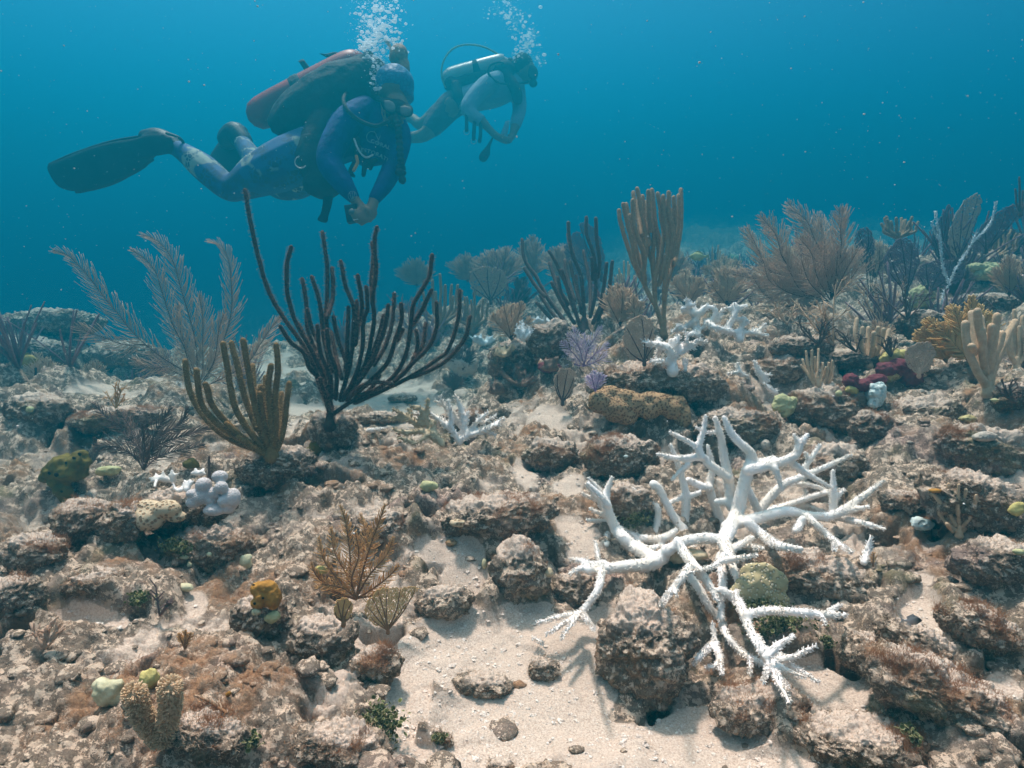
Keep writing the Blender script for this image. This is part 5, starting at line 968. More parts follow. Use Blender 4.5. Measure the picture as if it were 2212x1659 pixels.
bush(1850, 760, 110, 60, 'low olive brown twig mat under the tan bush', M_PLUMD, 36, 70, .0016, name='bush_coral')
bush(250, 882, 60, 60, 'little orange brown tree coral on the rusty low rock', M_PLUMO, 37, 60, .0011, name='bush_coral', flat=.1)
bush(1700, 700, 120, 60, 'brown stubby twigs below the left fronds of the huge sea plume', M_PLUMT, 38, 50, .0015, name='bush_coral')
bush(1770, 745, 120, 70, 'added dark bush standing for the shade under the huge sea plume', M_PLUMD, 51, 80, .0018, name='bush_coral')  # this and the next four: dark bushes added in place of hollow shade
bush(1960, 690, 120, 90, 'added dark twig thicket standing for the shaded hollow below the large purple sea fan', M_PLUMD, 52, 80, .0018, name='bush_coral')
bush(2110, 700, 120, 70, 'added dark twig thicket standing for the shaded hollow behind the golden brown plume', M_PLUMD, 53, 80, .0018, name='bush_coral')
bush(1925, 770, 60, 60, 'added dark twig tuft standing for the shaded hollow right of the pinkish beige finger coral', M_PLUMD, 54, 60, .0015, name='bush_coral')
bush(2190, 870, 70, 60, 'added dark branching bush standing for the shade in the right edge hollow', M_PLUMD, 55, 60, .0018, name='bush_coral')
# brown crusted antler coral with white tips
for k, (a, b, w, h, lb) in enumerate([(1125, 835, 110, 80, 'brown crusted antler coral with pale tips in front of the undercut rock'), (1075, 850, 60, 40, 'left arm of brown crusted twigs reaching over the sand'), (1190, 800, 50, 50, 'single brown crusted twig below the dark mossy boulder')]):
    auto_stag(a, b, w, h, lb, M_FIRE, 70 + k, rpx=5, n=9, voxel=.006, cone=.003, spacing=.02, name='crusted_branch_coral', D=DG(a, b) - .03)
auto_stag(1130, 735, 50, 62, 'white lacy finger coral beside the dark mossy boulder', M_BLUEWHITE, 75, rpx=4, n=11, voxel=.006, spacing=.014, cone=.005, name='finger_coral')
auto_stag(1090, 770, 60, 46, 'cream finger coral under the pale hazy plume', M_CREAM, 76, rpx=4, n=9, voxel=.006, spacing=.014, name='finger_coral')
auto_stag(1045, 745, 70, 40, 'hazy pale knobby coral right of the pale dimpled boulder coral', M_BLUEWHITE, 77, rpx=4, n=9, voxel=.007, spacing=.02, name='finger_coral')
auto_stag(1180, 700, 90, 40, 'bluish staghorn thicket behind the grey sea rod', M_BLUEWHITE, 78, rpx=3.5, n=10, voxel=.008, spacing=.02, D=2.9)
auto_stag(1305, 690, 90, 70, 'cream staghorn thicket behind the grey sea rod wands', M_CREAM, 79, rpx=3.5, n=9, voxel=.008, spacing=.02, D=2.8)
auto_stag(1385, 655, 70, 30, 'hazy white staghorn behind the tall tan sea rod stem', M_BLUEWHITE, 80, rpx=3.5, n=7, voxel=.008, spacing=.02, D=3)
auto_stag(390, 850, 80, 40, 'small white staghorn half hidden behind the feathery plume', M_BLUEWHITE, 81, rpx=3.5, n=6, voxel=.007, spacing=.02, D=2.7)
auto_stag(1640, 720, 60, 30, 'white bits of staghorn right of the long bleached one', M_BLUEWHITE, 82, rpx=3, n=4, voxel=.007, spacing=.02)
auto_stag(2006, 735, 60, 34, 'white shelly bits at the foot of the golden brown plume', M_BLUEWHITE, 83, rpx=3, n=4, voxel=.007, spacing=.02, D=DG(2006, 745) - .02)
auto_plume(1890, 600, 130, 90, 'hazy plume thicket between the huge sea plume and the purple fan', M_PLUMT, M_STEM, 41, 8, 24, D=3.2)
auto_plume(2060, 640, 120, 80, 'dim plume thicket behind the foot of the white forked branch', M_PLUMD, M_STEM, 42, 8, 22, D=2.9)
auto_plume(1700, 620, 120, 90, 'low pale plumes filling the left skirt of the huge sea plume', M_PLUMT, M_STEM, 43, 8, 26, D=2.9)
auto_plume(2180, 560, 100, 70, 'dim plumes on the skyline near the right edge', M_PLUMD, M_STEM, 44, 7, 20, D=3.4)
auto_plume(1450, 610, 110, 70, 'faint plumes standing behind the tall tan sea rod', M_PLUME, M_STEM, 45, 7, 20, D=3.9)
auto_plume(1150, 600, 90, 90, 'faint tall plume left of the grey sea rod tips', M_PLUME, M_STEM, 46, 5, 22, D=4.4)
auto_plume(900, 620, 80, 60, 'very faint plume on the far crest behind the dark sea rod', M_PLUME, M_STEM, 47, 6, 20, D=5)
# sea fans
fan(838, 1362, 'golden sea fan standing in the foreground beside the orange plume', [(838, 1362), (800, 1345), (786, 1310), (800, 1288), (822, 1270), (850, 1268), (905, 1268), (885, 1300), (862, 1335)], M_FANG, M_STEMO, D=DG(838, 1372) - .03, seed=1, mesh_px=4, thick=.0007, nv=11)
fan(742, 1345, 'small brown fan at the foot of the orange plume', [(742, 1345), (722, 1330), (725, 1300), (745, 1290), (762, 1305), (758, 1335)], M_FANG, M_STEMO, D=DG(742, 1352) - .03, seed=2, mesh_px=3.2, thick=.0008)
fan(1392, 782, 'round brown sea fan in front of the tall tan sea rod', [(1392, 782), (1360, 775), (1345, 740), (1352, 700), (1385, 680), (1412, 700), (1412, 745), (1408, 775)], M_FANT, M_STEM, D=DG(1390, 788) - .03, seed=3, mesh_px=3.4, thick=.0013)
fan(1215, 868, 'brown sea fan below the violet plume', [(1215, 868), (1200, 850), (1196, 820), (1210, 795), (1240, 800), (1242, 830), (1232, 858)], M_FANT, M_STEM, D=DG(1215, 872) - .02, seed=4, mesh_px=3.4, thick=.0013)
fan(1985, 808, 'tan sea fan right of the maroon sponge', [(1985, 808), (1960, 790), (1955, 760), (1975, 742), (2005, 738), (2022, 760), (2015, 790), (2000, 806)], M_FANT, M_FANT, D=DG(1985, 812) - .02, seed=5, mesh_px=3.6, thick=.0014)
fan(1958, 632, 'large dusky purple sea fan on the right crest', [(1958, 632), (1920, 600), (1908, 560), (1930, 525), (1960, 512), (1985, 545), (1982, 590)], M_FANV, M_STEM, D=2.75, seed=6, mesh_px=4, thick=.0019)
fan(2010, 630, 'wide purple sea fan low behind the white forked branch', [(2010, 630), (1980, 605), (1990, 570), (2040, 562), (2085, 570), (2070, 610)], M_FANV, M_STEM, D=2.85, seed=7, mesh_px=4, thick=.0019)
fan(2070, 560, 'tall lobed brown sea fan on the right skyline', [(2060, 560), (2045, 520), (2060, 470), (2085, 430), (2115, 418), (2120, 450), (2100, 500), (2085, 550)], M_FANT, M_STEM, D=3.0, seed=8, mesh_px=4, thick=.002)
fan(2030, 560, 'thin purple sea fan between the skyline fans', [(2025, 560), (2010, 520), (2030, 470), (2052, 440), (2055, 480), (2042, 530)], M_FANV, M_STEM, D=3.1, seed=9, mesh_px=4, thick=.002)
fan(2130, 540, 'dark purple feathery fan reaching to the right edge', [(2100, 545), (2110, 500), (2150, 460), (2205, 435), (2215, 460), (2170, 500), (2130, 545)], M_FANV, M_STEM, D=2.9, seed=10, mesh_px=4, thick=.002)
fan(1870, 560, 'dusky sea fan just right of the huge sea plume', [(1870, 560), (1845, 530), (1850, 500), (1875, 492), (1890, 520), (1888, 550)], M_FANV, M_STEM, D=3.1, seed=11, mesh_px=4, thick=.002)
fan(1300, 600, 'hazy two lobed sea fan behind the grey sea rod', [(1290, 610), (1240, 590), (1218, 540), (1240, 500), (1270, 515), (1275, 540), (1250, 490), (1262, 480), (1290, 500), (1310, 570)], M_FANV, M_STEM, D=3.8, seed=12, mesh_px=4, thick=.0026)
fan(1060, 650, 'hazy brown sea fan in front of the far bushy plume', [(1060, 650), (1020, 630), (1015, 590), (1050, 575), (1090, 590), (1095, 630)], M_FANT, M_STEM, D=3.9, seed=13, mesh_px=4, thick=.0026)
# furry soft coral in the left foreground
root = thing('furry_soft_coral', P(340, 1600, DG(340, 1600)), 'two fat furry beige soft coral fingers in the left foreground', 'soft coral')
Df = DG(340, 1600) - .02; rs = np.random.RandomState(8)
for b in ([(352, 1604), (325, 1572), (302, 1535), (290, 1497)], [(352, 1604), (362, 1560), (368, 1520), (366, 1484)]):
    pr = smoothline([[*P(x, y, Df - .01 * i), (11.5 + .5 * i) * Df / F] for i, (x, y) in enumerate(b)], 16); mb = MB(); mb.tube(pr[:, :3], pr[:, 3], 12); TP = pr[-1]; o = mb.build('finger', M_BEIGE, root)
    fz_ = MB(); q, oo, t, rr = along(pr, .0035, 34, rs); d = oo + .3 * t; hd = rs.normal(size=(150, 3)); hd /= np.linalg.norm(hd, axis=1)[:, None]; hd = hd[(hd @ (pr[-1, :3] - pr[-2, :3])) > 0]; q = np.concatenate([q, TP[:3] + hd * TP[3] * .95]); d = np.concatenate([d, hd]); d /= np.linalg.norm(d, axis=1)[:, None]; PP = np.stack([q, q + d * .004, q + d * .0062, q + d * .0072], 1); fz_.tubes(PP, np.array([.0006, .0005, .0012, .0005])[None] * np.ones((len(q), 1)), 4, tip=False); fz_.build('polyps', simple('furry_polyps', (.86, .68, .47), (.66, .48, .3), 90, bd=0, trans=.3), o)
# green leafy algae clumps
rs = np.random.RandomState(12)
for k, (a, b, w, h, lb) in enumerate([(820, 1560, 80, 60, 'clump of pale rimmed green leafy algae on the rock at the bottom'), (1780, 1386, 36, 22, 'green disc algae right of the lowest long staghorn arm'), (1640, 1310, 90, 26, 'dark green leafy algae under the long staghorn arm'), (1964, 1592, 34, 40, 'bright green algae tuft near the bottom right corner'), (380, 1180, 60, 30, 'dark green algae tuft below the honeycomb coral'),
    (540, 1250 + 350, 34, 24, 'small green algae speck clump on the foreground slab'), (300, 1292, 34, 26, 'dark green algae tuft on the left slope'), (1690, 1350, 120, 50, 'mixed green and brown leafy algae behind the lower staghorn branches'), (1370, 1120, 60, 40, 'dark curly algae between the staghorn branches'), (950, 1600 - 8, 26, 14, 'little green algae tuft in the bottom sand')]):
    D = DG(a, b) ; s = D / F; n = int(80 + w * h / 9); c = np.array(P(a, b, D - .004)); off = rs.normal(0, 1, (n, 3)) * np.array([w * .27, min(w, h) * .25, h * .27]) * s
    p = c + off[:, :1] * RT + off[:, 1:2] * FW + off[:, 2:] * UP; V1 = np.array([(math.cos(t), math.sin(t)) for t in np.linspace(0, 2 * math.pi, 8, endpoint=False)])
    A = rs.normal(size=(n, 3)); A /= np.linalg.norm(A, axis=1)[:, None]; B = np.cross(A, rs.normal(size=(n, 3))); B /= np.linalg.norm(B, axis=1)[:, None]; N_ = np.cross(A, B); r = .0017 + .002 * rs.rand(n)
    ring = p[:, None] + r[:, None, None] * (V1[None, :, :1] * A[:, None] + V1[None, :, 1:] * B[:, None]); cup = p - N_ * r[:, None] * .5; ring2 = ring * .8 + p[:, None] * .2 - N_[:, None] * r[:, None, None] * .12
    mb = MB(); V = np.concatenate([ring2, cup[:, None]], 1); i = np.arange(4); q = np.stack([2 * i, 2 * i + 1, (2 * i + 2) % 8, np.full(4, 8)], 1); mb.add(V.reshape(-1, 3), (q[None] + (np.arange(n) * 9)[:, None, None]).reshape(-1, 4))
    o = mb.build('leafy_algae', M_GALG); tag(o, lb, 'algae'); mb = MB(); V = np.concatenate([ring, ring2], 1); i = np.arange(8); q = np.stack([i, (i + 1) % 8, 8 + (i + 1) % 8, 8 + i], 1); mb.add(V.reshape(-1, 3), (q[None] + (np.arange(n) * 16)[:, None, None]).reshape(-1, 4)); mb.build('leaf_rims', M_GRIM, o)
# far reef: small countless growth fading into the blue
rs = np.random.RandomState(77); PPs = []; w_ = np.nonzero((np.hypot(TV[:, 0], TV[:, 1]) > 2.9) & (np.hypot(TV[:, 0], TV[:, 1]) < 9.5) & (TSAND < .5))[0]
pr_ = .12 + 1.0 * sstep(TV[w_, 0] / TV[w_, 1], -.25, .1); pr_ *= sstep(fbm(TV[w_] * 1.3, 2, 91), -.15, .2) + .03; pr_ /= pr_.sum()
for b in TV[rs.choice(w_, 420, p=pr_)]:
    H = rs.uniform(.05, .42) ** 1.2; n = rs.randint(5, 34); t = np.linspace(0, 1, 5)[:, None]
    for _ in range(n):
        d = np.array([rs.normal(0, .45), rs.normal(0, .3), 1]); d /= np.linalg.norm(d); l = H * rs.uniform(.5, 1); PPs.append(b + d * l * t + np.array([rs.normal(0, .15) * l, 0, 0]) * t ** 2)
mb = MB(); mb.tubes(np.array(PPs), np.array([.006, .005, .0045, .004, .003])[None] * rs.uniform(.5, 1.5, (len(PPs), 1)), 4)
tag(mb.build('far_soft_corals', M_FANV), 'mass of far soft corals fading into the blue water', 'soft corals', kind='stuff')
# fish
def fish(u, v, D, L, label, m1, m2, face=1, seed=0):
    root = thing('fish', P(u, v, D), label, 'fish'); s = D / F; mb = MB(); t = np.linspace(0, 1, 14); prof = np.interp(t, [0, .08, .3, .55, .85, .95, 1], [.02, .35, .95, 1, .32, .26, .28]) * L * .2
    V = []; 
    for a, r in zip(t, prof):
        for th in np.linspace(0, 2 * math.pi, 12, endpoint=False): V.append(P(u, v, D) + s * ((.5 - a) * L * .8 * face * RT + r * math.sin(th) * UP + r * .38 * math.cos(th) * FW))
    i = np.arange(13)[:, None] * 12; j = np.arange(12)[None]; mb.add(V, np.stack([i + j, i + (j + 1) % 12, i + 12 + (j + 1) % 12, i + 12 + j], -1).reshape(-1, 4)); mb.build('body', m1, root)
    def fin(pts, nm, m):
        mb = MB(); p0 = [P(u + x * L * face, v + y * L, D - .001) for x, y in pts]; p1 = [P(u + x * L * face, v + y * L, D + .001) for x, y in pts]; mb.add(p0 + p1, [(0, 1, 2, 3), (7, 6, 5, 4), (0, 4, 5, 1), (1, 5, 6, 2), (2, 6, 7, 3), (3, 7, 4, 0)]); mb.build(nm, m, root, smooth=False)
    fin([(-.38, -.02), (-.56, -.16), (-.50, 0), (-.56, .16)], 'tail', m2); fin([(.18, -.15), (.0, -.28), (-.28, -.16), (-.25, -.05)], 'dorsal_fin', m2); fin([(-.02, .15), (-.1, .24), (-.28, .12), (-.2, .06)], 'anal_fin', m2)
    mb = MB(); mb.ell(P(u + .27 * L * face, v - .04 * L, D - .07 * L * s), [.022 * L * s] * 3, 4); mb.build('eye', M_HOLE, root)
fish(1507, 554, 3.7, 46, 'pale yellow fish hovering over the hazy crest right of the tan sea rod', simple('fish_yellow', (.62, .56, .25), bd=0), simple('fish_fin', (.5, .45, .2), bd=0), -1)
fish(60, 778, 2.9, 60, 'faint yellow fish in the hazy valley at the left edge', simple('fish_gold', (.55, .40, .12), bd=0), simple('fish_goldfin', (.5, .36, .1), bd=0), 1)
def grad():
    m, n, l, b = nodes('fish_bicolor'); g = n.new('ShaderNodeNewGeometry'); s = n.new('ShaderNodeSeparateXYZ'); l.new(g.outputs['Position'], s.inputs[0])
    x = P(1972, 1340, DG(1972, 1350) - .03)[0]; l.new(mixc(n, l, ramp(n, l, mth(n, l, 'MULTIPLY', mth(n, l, 'SUBTRACT', s.outputs[0], x - .03), 16), .35, .6), (.6, .5, .45), (.02, .018, .016)), b.inputs['Base Color']); return m
fish(1972, 1340, DG(1972, 1350) - .03, 50, 'small black and cream damselfish in the shade of the right rocks', grad(), simple('fin_cream', (.5, .42, .38), bd=0), 1)
# ------------------------------------------------------------------ divers
def cloth(name, c, c2, scale=9, rough=.8):
    return simple(name, c, c2, scale, rough, bd=.012, bs_=17)
M_SKIN = simple('skin', (.17, .115, .075), (.13, .085, .055), 20, .6, bd=0); M_SHIRT = cloth('blue_shirt', (.004, .045, .19), (.003, .026, .11)); M_SHIRT2 = cloth('pale_shirt', (.20, .29, .38), (.15, .22, .3))
M_BLACK = cloth('black_nylon', (.022, .022, .028), (.012, .012, .016)); M_RUBBER = simple('fin_rubber', (.02, .022, .03), (.012, .014, .02), 10, .5, bd=.0015, bs_=40)
M_TANK = simple('red_tank', (.26, .006, .006), (.17, .004, .004), 10, .45, bd=0, spec=.2); M_TANK2 = simple('grey_tank', (.38, .38, .36), (.3, .3, .29), 10, .4, bd=0, spec=.5)
M_SHORT = cloth('dark_shorts', (.06, .05, .075), (.04, .035, .05)); M_HAIR = simple('hair', (.30, .16, .08), (.18, .09, .05), 60, .6, bd=.003, bs_=160); M_HAIRD = simple('dark_hair', (.03, .02, .018), bd=.003, bs_=100)
M_LENS = simple('mask_glass', (.10, .10, .095), (.07, .07, .07), 5, .12, bd=0, spec=.8); M_METAL = simple('steel', (.5, .5, .5), bd=0, rough=.3); M_HOSEO = simple('orange_hose', (.6, .25, .05), bd=0); M_HOSEG = simple('olive_hose', (.25, .27, .13), bd=0)
M_LOGO = simple('pale_print', (.16, .25, .29), bd=0)
def bandana():
    m, n, l, b = nodes('bandana'); g = n.new('ShaderNodeNewGeometry').outputs['Position']; v = n.new('ShaderNodeTexVoronoi'); v.feature = 'DISTANCE_TO_EDGE'; v.inputs['Scale'].default_value = 60; l.new(g, v.inputs[0])
    l.new(mixc(n, l, ramp(n, l, v.outputs['Distance'], .03, .12), (.02, .09, .22), (.02, .15, .32)), b.inputs['Base Color']); bump(n, l, b, nz(n, l, g, 30, 4), .01); return m
def leggings():
    m, n, l, b = nodes('leggings'); g = n.new('ShaderNodeNewGeometry').outputs['Position']
    a = nz(n, l, g, 7.5, 2, .4); w = n.new('ShaderNodeTexVoronoi'); w.feature = 'DISTANCE_TO_EDGE'; w.inputs['Scale'].default_value = 38; l.new(g, w.inputs[0])
    c = mixc(n, l, ramp(n, l, a, .50, .53), (.010, .08, .22), (.24, .30, .27)); c = mixc(n, l, ramp(n, l, nz(n, l, g, 6, 2), .55, .6), c, (.012, .05, .15))
    ln = mth(n, l, 'MULTIPLY', ramp(n, l, w.outputs['Distance'], .07, .03), ramp(n, l, nz(n, l, g, 16, 2), .48, .55)); c = mixc(n, l, ln, c, (.015, .045, .10)); l.new(c, b.inputs['Base Color']); b.inputs['Roughness'].default_value = .8; return m
def limb(mb, D, pts, k=12, n=None):
    rows = [[*P(p[0], p[1], D + p[3]), p[2] * (D + p[3]) / F] for p in pts]; pr = smoothline(rows, n or len(rows) * 6); mb.tube(pr[:, :3], pr[:, 3], k); return pr
def grow(pts, e): return [(p[0], p[1], p[2] + e, p[3]) for p in pts]
def ball(mb, D, u, v, dz, ru, rv, rd, rot=0, noise=0, seed=0, n=10):
    s = D / F; V, Q = sq(n); W = V * (1 + noise * fbm(V * 2.5 + seed, 3, seed))[:, None] if noise else V; x = W[:, 0] * ru; z = W[:, 2] * rv; c, q = math.cos(rot), math.sin(rot)
    mb.add(P(u, v, D + dz) + ((x * c - z * q)[:, None] * RT + (x * q + z * c)[:, None] * UP + (W[:, 1] * rd)[:, None] * FW) * s, Q)
def slab(name, mat, parent, outline, D, dz, thick, slope=(0, 0), n=40, ref=None, bulge=0):
    cl = smoothline(np.vstack([outline, outline[:1]]).astype(float), n + 1)[:-1]; c = cl.mean(0); rings = []
    for f, t in ((0, 1), (.5, 1), (.85, .85), (1, .35), (1, -.35), (.85, -.85), (.5, -1), (0, -1)):
        q = c + (cl - c) * max(f, .001); d = D + dz + (q[:, 0] - c[0]) * slope[0] + (q[:, 1] - c[1]) * slope[1] + t * thick / 2 - bulge * (1 - f) * (1 if t < 0 else -1) * .5
        rings.append(CAM + d[:, None] * (FW + ((q[:, 0] - 1106) / F)[:, None] * RT + ((829.5 - q[:, 1]) / F)[:, None] * UP))
    V = np.concatenate(rings); k = n; i = np.arange(7)[:, None] * k; j = np.arange(k)[None]; Q = np.stack([i + j, i + (j + 1) % k, i + k + (j + 1) % k, i + k + j], -1).reshape(-1, 4)
    mb = MB(); mb.add(V, Q); return mb.build(name, mat, parent)
def hose(name, mat, parent, D, pts, r, ridge=0):
    rows = smoothline([[*P(p[0], p[1], D + p[2]), r * D / F] for p in pts], 60 if ridge else 24)
    if ridge: rows[:, 3] *= 1 + ridge * np.sign(np.sin(np.arange(60) * 1.6))
    mb = MB(); mb.tube(rows[:, :3], rows[:, 3], 8); return mb.build(name, mat, parent)
def writing(txt, u, v, D, h, rot, mat, parent, name='lettering', yaw=0, arc=0):
    """words as thin solid letters laid on the cloth"""
    x = 0; mb = MB(); cu_ = bpy.data.curves.new('t', 'FONT'); cu_.body = txt; cu_.size = h * D / F * 1.4; cu_.extrude = .0012; cu_.align_x = 'CENTER'; cu_.align_y = 'CENTER'; cu_.space_character = 1.15; cu_.offset = .0006
    o = bpy.data.objects.new('t', cu_); C.objects.link(o); bpy.context.view_layer.update(); me = bpy.data.meshes.new_from_object(o.evaluated_get(bpy.context.evaluated_depsgraph_get())); bpy.data.objects.remove(o)
    M = np.array([v_.co[:] for v_ in me.vertices]); c, s_ = math.cos(rot), math.sin(rot)
    X = M[:, 0]; Y = M[:, 1] - arc * X * X; x_, y_ = X * c - Y * s_, X * s_ + Y * c
    W = P(u, v, D) + x_[:, None] * (RT * math.cos(yaw) + FW * math.sin(yaw)) + y_[:, None] * UP - M[:, 2:] * FW
    me.vertices.foreach_set('co', W.astype(np.float32).ravel()); me.update(); me.materials.clear(); me.materials.append(mat); ob = bpy.data.objects.new(name, me); C.objects.link(ob); ob.parent = parent; ob.matrix_parent_inverse = Matrix.Translation(-parent.location); return ob
def skinned(mb, voxel, name, mat, parent, it=4): return remeshed(mb, voxel, it).build(name, mat, parent)
# ---- diver one
D1 = 3.0
p1 = thing('person', P(650, 330, D1), 'diver in blue shirt and coral print leggings with red tank looking down', 'person')
torso = [(822, 262, 40, .04), (780, 280, 48, .03), (730, 300, 50, .03), (670, 322, 46, .04)]
armR = [(788, 236, 26, -.03), (752, 262, 29, -.09), (722, 310, 27, -.13), (712, 350, 25, -.15), (738, 392, 21, -.17), (764, 428, 13, -.18)]
armL = [(850, 262, 24, .02), (862, 300, 24, .0), (850, 355, 20, -.04), (832, 395, 17, -.1), (808, 432, 12, -.15)]
legN = [(675, 325, 50, .02), (625, 350, 53, .0), (560, 378, 44, -.02), (512, 403, 29, -.02), (488, 402, 26, -.01), (440, 362, 27, .02), (405, 335, 20, .04), (378, 318, 15, .05)]
legF = [(675, 345, 46, .12), (640, 385, 42, .16), (605, 400, 28, .24), (585, 385, 24, .3), (548, 345, 21, .42), (522, 305, 15, .52)]
hands = [[(764, 428, 11, -.18), (776, 445, 12, -.19), (786, 458, 12, -.2)], [(808, 430, 11, -.15), (804, 446, 12, -.17), (798, 460, 12, -.19)],
 [(780, 450, 6, -.21), (768, 456, 4.5, -.235), (757, 456, 4, -.23)], [(784, 455, 6, -.21), (771, 463, 4.5, -.24), (760, 465, 4, -.235)], [(786, 462, 6, -.21), (775, 471, 4.5, -.24), (764, 473, 4, -.235)], [(788, 466, 5.5, -.21), (780, 477, 4, -.235), (770, 480, 3.6, -.23)], [(786, 446, 6, -.2), (795, 452, 5, -.22), (797, 462, 4, -.22)],
 [(800, 464, 6, -.19), (797, 474, 4.5, -.21), (788, 481, 4, -.22)], [(795, 466, 6, -.2), (790, 477, 4.5, -.22), (781, 485, 4, -.22)], [(803, 458, 6, -.18), (805, 468, 4.5, -.19), (800, 478, 4, -.2)], [(806, 452, 6, -.17), (811, 460, 4.5, -.18), (808, 470, 4, -.19)], [(800, 446, 6, -.18), (792, 450, 5, -.2), (785, 448, 4, -.21)]]
mb = MB()
for b in [torso, armR, armL, legN, legF] + hands: limb(mb, D1, b)
limb(mb, D1, [(812, 248, 24, .03), (835, 228, 23, .02), (848, 205, 26, .0)])
ball(mb, D1, 853, 188, .0, 36, 46, 42, rot=-.12); ball(mb, D1, 857, 232, -.035, 26, 28, 30, rot=-.1); ball(mb, D1, 866, 243, -.085, 6, 9, 9); ball(mb, D1, 858, 262, -.04, 14, 10, 16); ball(mb, D1, 820, 205, -.02, 5, 9, 6)
skinned(mb, .0065, 'body', M_SKIN, p1, 3)
mb = MB()
for b in (torso, armR[:-1] + [(762, 425, 12, -.18)], armL[:-1] + [(810, 428, 11, -.15)]): limb(mb, D1, grow(b, 3))
limb(mb, D1, [(800, 262, 42, .02), (840, 285, 34, .02), (828, 322, 30, .0), (790, 330, 30, .0)]); skinned(mb, .007, 'long_sleeved_shirt', M_SHIRT, p1, 4)
mb = MB(); limb(mb, D1, grow(legN[:-1] + [(384, 322, 16, .05)], 2.5)); limb(mb, D1, grow(legF, 2.5)); skinned(mb, .008, 'leggings', leggings(), p1, 4)
tank = MB(); limb(tank, D1, [(566, 244, 33, .12), (600, 226, 34.5, .12), (700, 174, 34.5, .12), (760, 143, 33, .12), (782, 132, 22, .12), (792, 127, 10, .12)], 20); to = tank.build('tank', M_TANK, p1)
mb = MB(); limb(mb, D1, [(646, 202, 36.5, .12), (656, 197, 36.5, .12)], 20); mb.build('tank_band', M_BLACK, to); mb = MB(); ball(mb, D1, 797, 122, .12, 12, 12, 12); limb(mb, D1, [(790, 115, 5, .12), (812, 128, 5, .12)]); mb.build('valve', M_BLACK, to)
slab('handle', M_BLACK, to, np.array([(644, 132), (655, 128), (664, 139), (672, 150), (660, 154), (652, 143)]), D1, .11, .02); slab('tank_cap_strap', M_BLACK, to, np.array([(689, 115), (705, 116), (722, 112), (736, 116), (728, 124), (706, 124)]), D1, .10, .015)
# buoyancy jacket
mb = MB(); ball(mb, D1, 705, 212, .02, 138, 62, 46, rot=.52, noise=.10, seed=3, n=16); ball(mb, D1, 785, 170, .05, 58, 50, 40, rot=.3, noise=.1, seed=4, n=12); ball(mb, D1, 640, 250, .04, 62, 36, 42, rot=.5, noise=.12, seed=5, n=12); ball(mb, D1, 818, 205, .04, 24, 50, 34, noise=.1, seed=6)
limb(mb, D1, [(700, 262, 30, -.02), (680, 310, 34, -.05), (678, 350, 36, -.06), (700, 385, 34, -.06)]); ball(mb, D1, 698, 398, -.07, 42, 31, 32, noise=.1, seed=8, n=12); ball(mb, D1, 668, 340, -.06, 34, 36, 30, noise=.1, seed=9)
jk = skinned(mb, .009, 'buoyancy_jacket', M_BLACK, p1, 5)
slab('hanging_strap', M_BLACK, jk, np.array([(697, 420), (718, 420), (716, 445), (710, 465), (705, 481), (686, 475), (693, 460), (697, 440)]), D1, -.08, .02)
mb = MB(); a = np.linspace(1.9, 5.6, 14); pr = np.array([P(650 + 13 * math.cos(t), 350 - 13 * math.sin(t), D1 - .15) for t in a]); mb.tube(pr, .0026, 6); mb.build('ring', M_METAL, jk)
hose('low_pressure_hose', M_BLACK, jk, D1, [(752, 195, -.02), (742, 215, -.13), (752, 240, -.17), (780, 262, -.14), (812, 272, -.11), (838, 262, -.12)], 4)
hose('inflator_hose', M_BLACK, jk, D1, [(846, 235, -.05), (858, 262, -.12), (862, 300, -.13), (866, 345, -.13), (870, 372, -.12)], 7, .16)
mb = MB(); ball(mb, D1, 863, 372, -.13, 9, 8, 9); ball(mb, D1, 869, 388, -.12, 8, 9, 9); limb(mb, D1, [(862, 362, 7, -.13), (870, 392, 6, -.12)]); mb.build('inflator_valve', M_BLACK, jk)
mb = MB()
for q in ([(772, 300, 6, -.1), (770, 340, 6, -.11), (757, 372, 6, -.12), (764, 380, 4, -.12)], [(790, 345, 7, -.1), (785, 378, 5, -.11)], [(806, 348, 6, -.1), (800, 365, 4, -.1)], [(762, 300, 5, -.11), (785, 330, 5, -.12), (800, 350, 5, -.1), (812, 345, 5, -.08)]): limb(mb, D1, q, 8)
skinned(mb, .005, 'chest_strap', M_BLACK, jk, 1); hose('orange_hose', M_HOSEO, jk, D1, [(770, 338, -.15), (772, 352, -.15), (764, 368, -.15)], 3.4)
hose('gauge_hose', M_METAL, jk, D1, [(765, 300, -.14), (775, 325, -.15), (790, 340, -.14), (805, 335, -.13)], 2)
writing('RESTORATION', 816, 334, D1 - .105, 8.5, -.32, M_LOGO, p1, yaw=.35, arc=2.2); writing('CORAL', 822, 312, D1 - .112, 8.5, -.25, M_LOGO, p1, yaw=.35)
mb = MB(); a = np.linspace(.5, 5.2, 20); mb.tube(np.array([P(803 + 11 * math.cos(t), 296 - 12 * math.sin(t), D1 - .118) for t in a]), .0016, 5); mb.tube(np.array([P(816, 312, D1 - .118), P(817, 300, D1 - .118), P(812, 292, D1 - .118)]), .0016, 5); mb.tube(np.array([P(817, 303, D1 - .118), P(822, 293, D1 - .118)]), .0014, 5); mb.build('emblem', M_LOGO, p1)
mb = MB(); a = np.linspace(0, 6.28, 20); mb.tube(np.array([P(761 + 10 * math.cos(t) * .9, 423 - 10 * math.sin(t), D1 - .225 - .012 * math.cos(t)) for t in a]), .0012, 5)
for x in (-4, 0, 4): mb.tube(np.array([P(761 + x * .4, 430, D1 - .23), P(761 + x, 423, D1 - .236), P(761 + x * 1.4, 416, D1 - .232)]), .0016, 5)
mb.build('wrist_emblem', M_LOGO, p1)
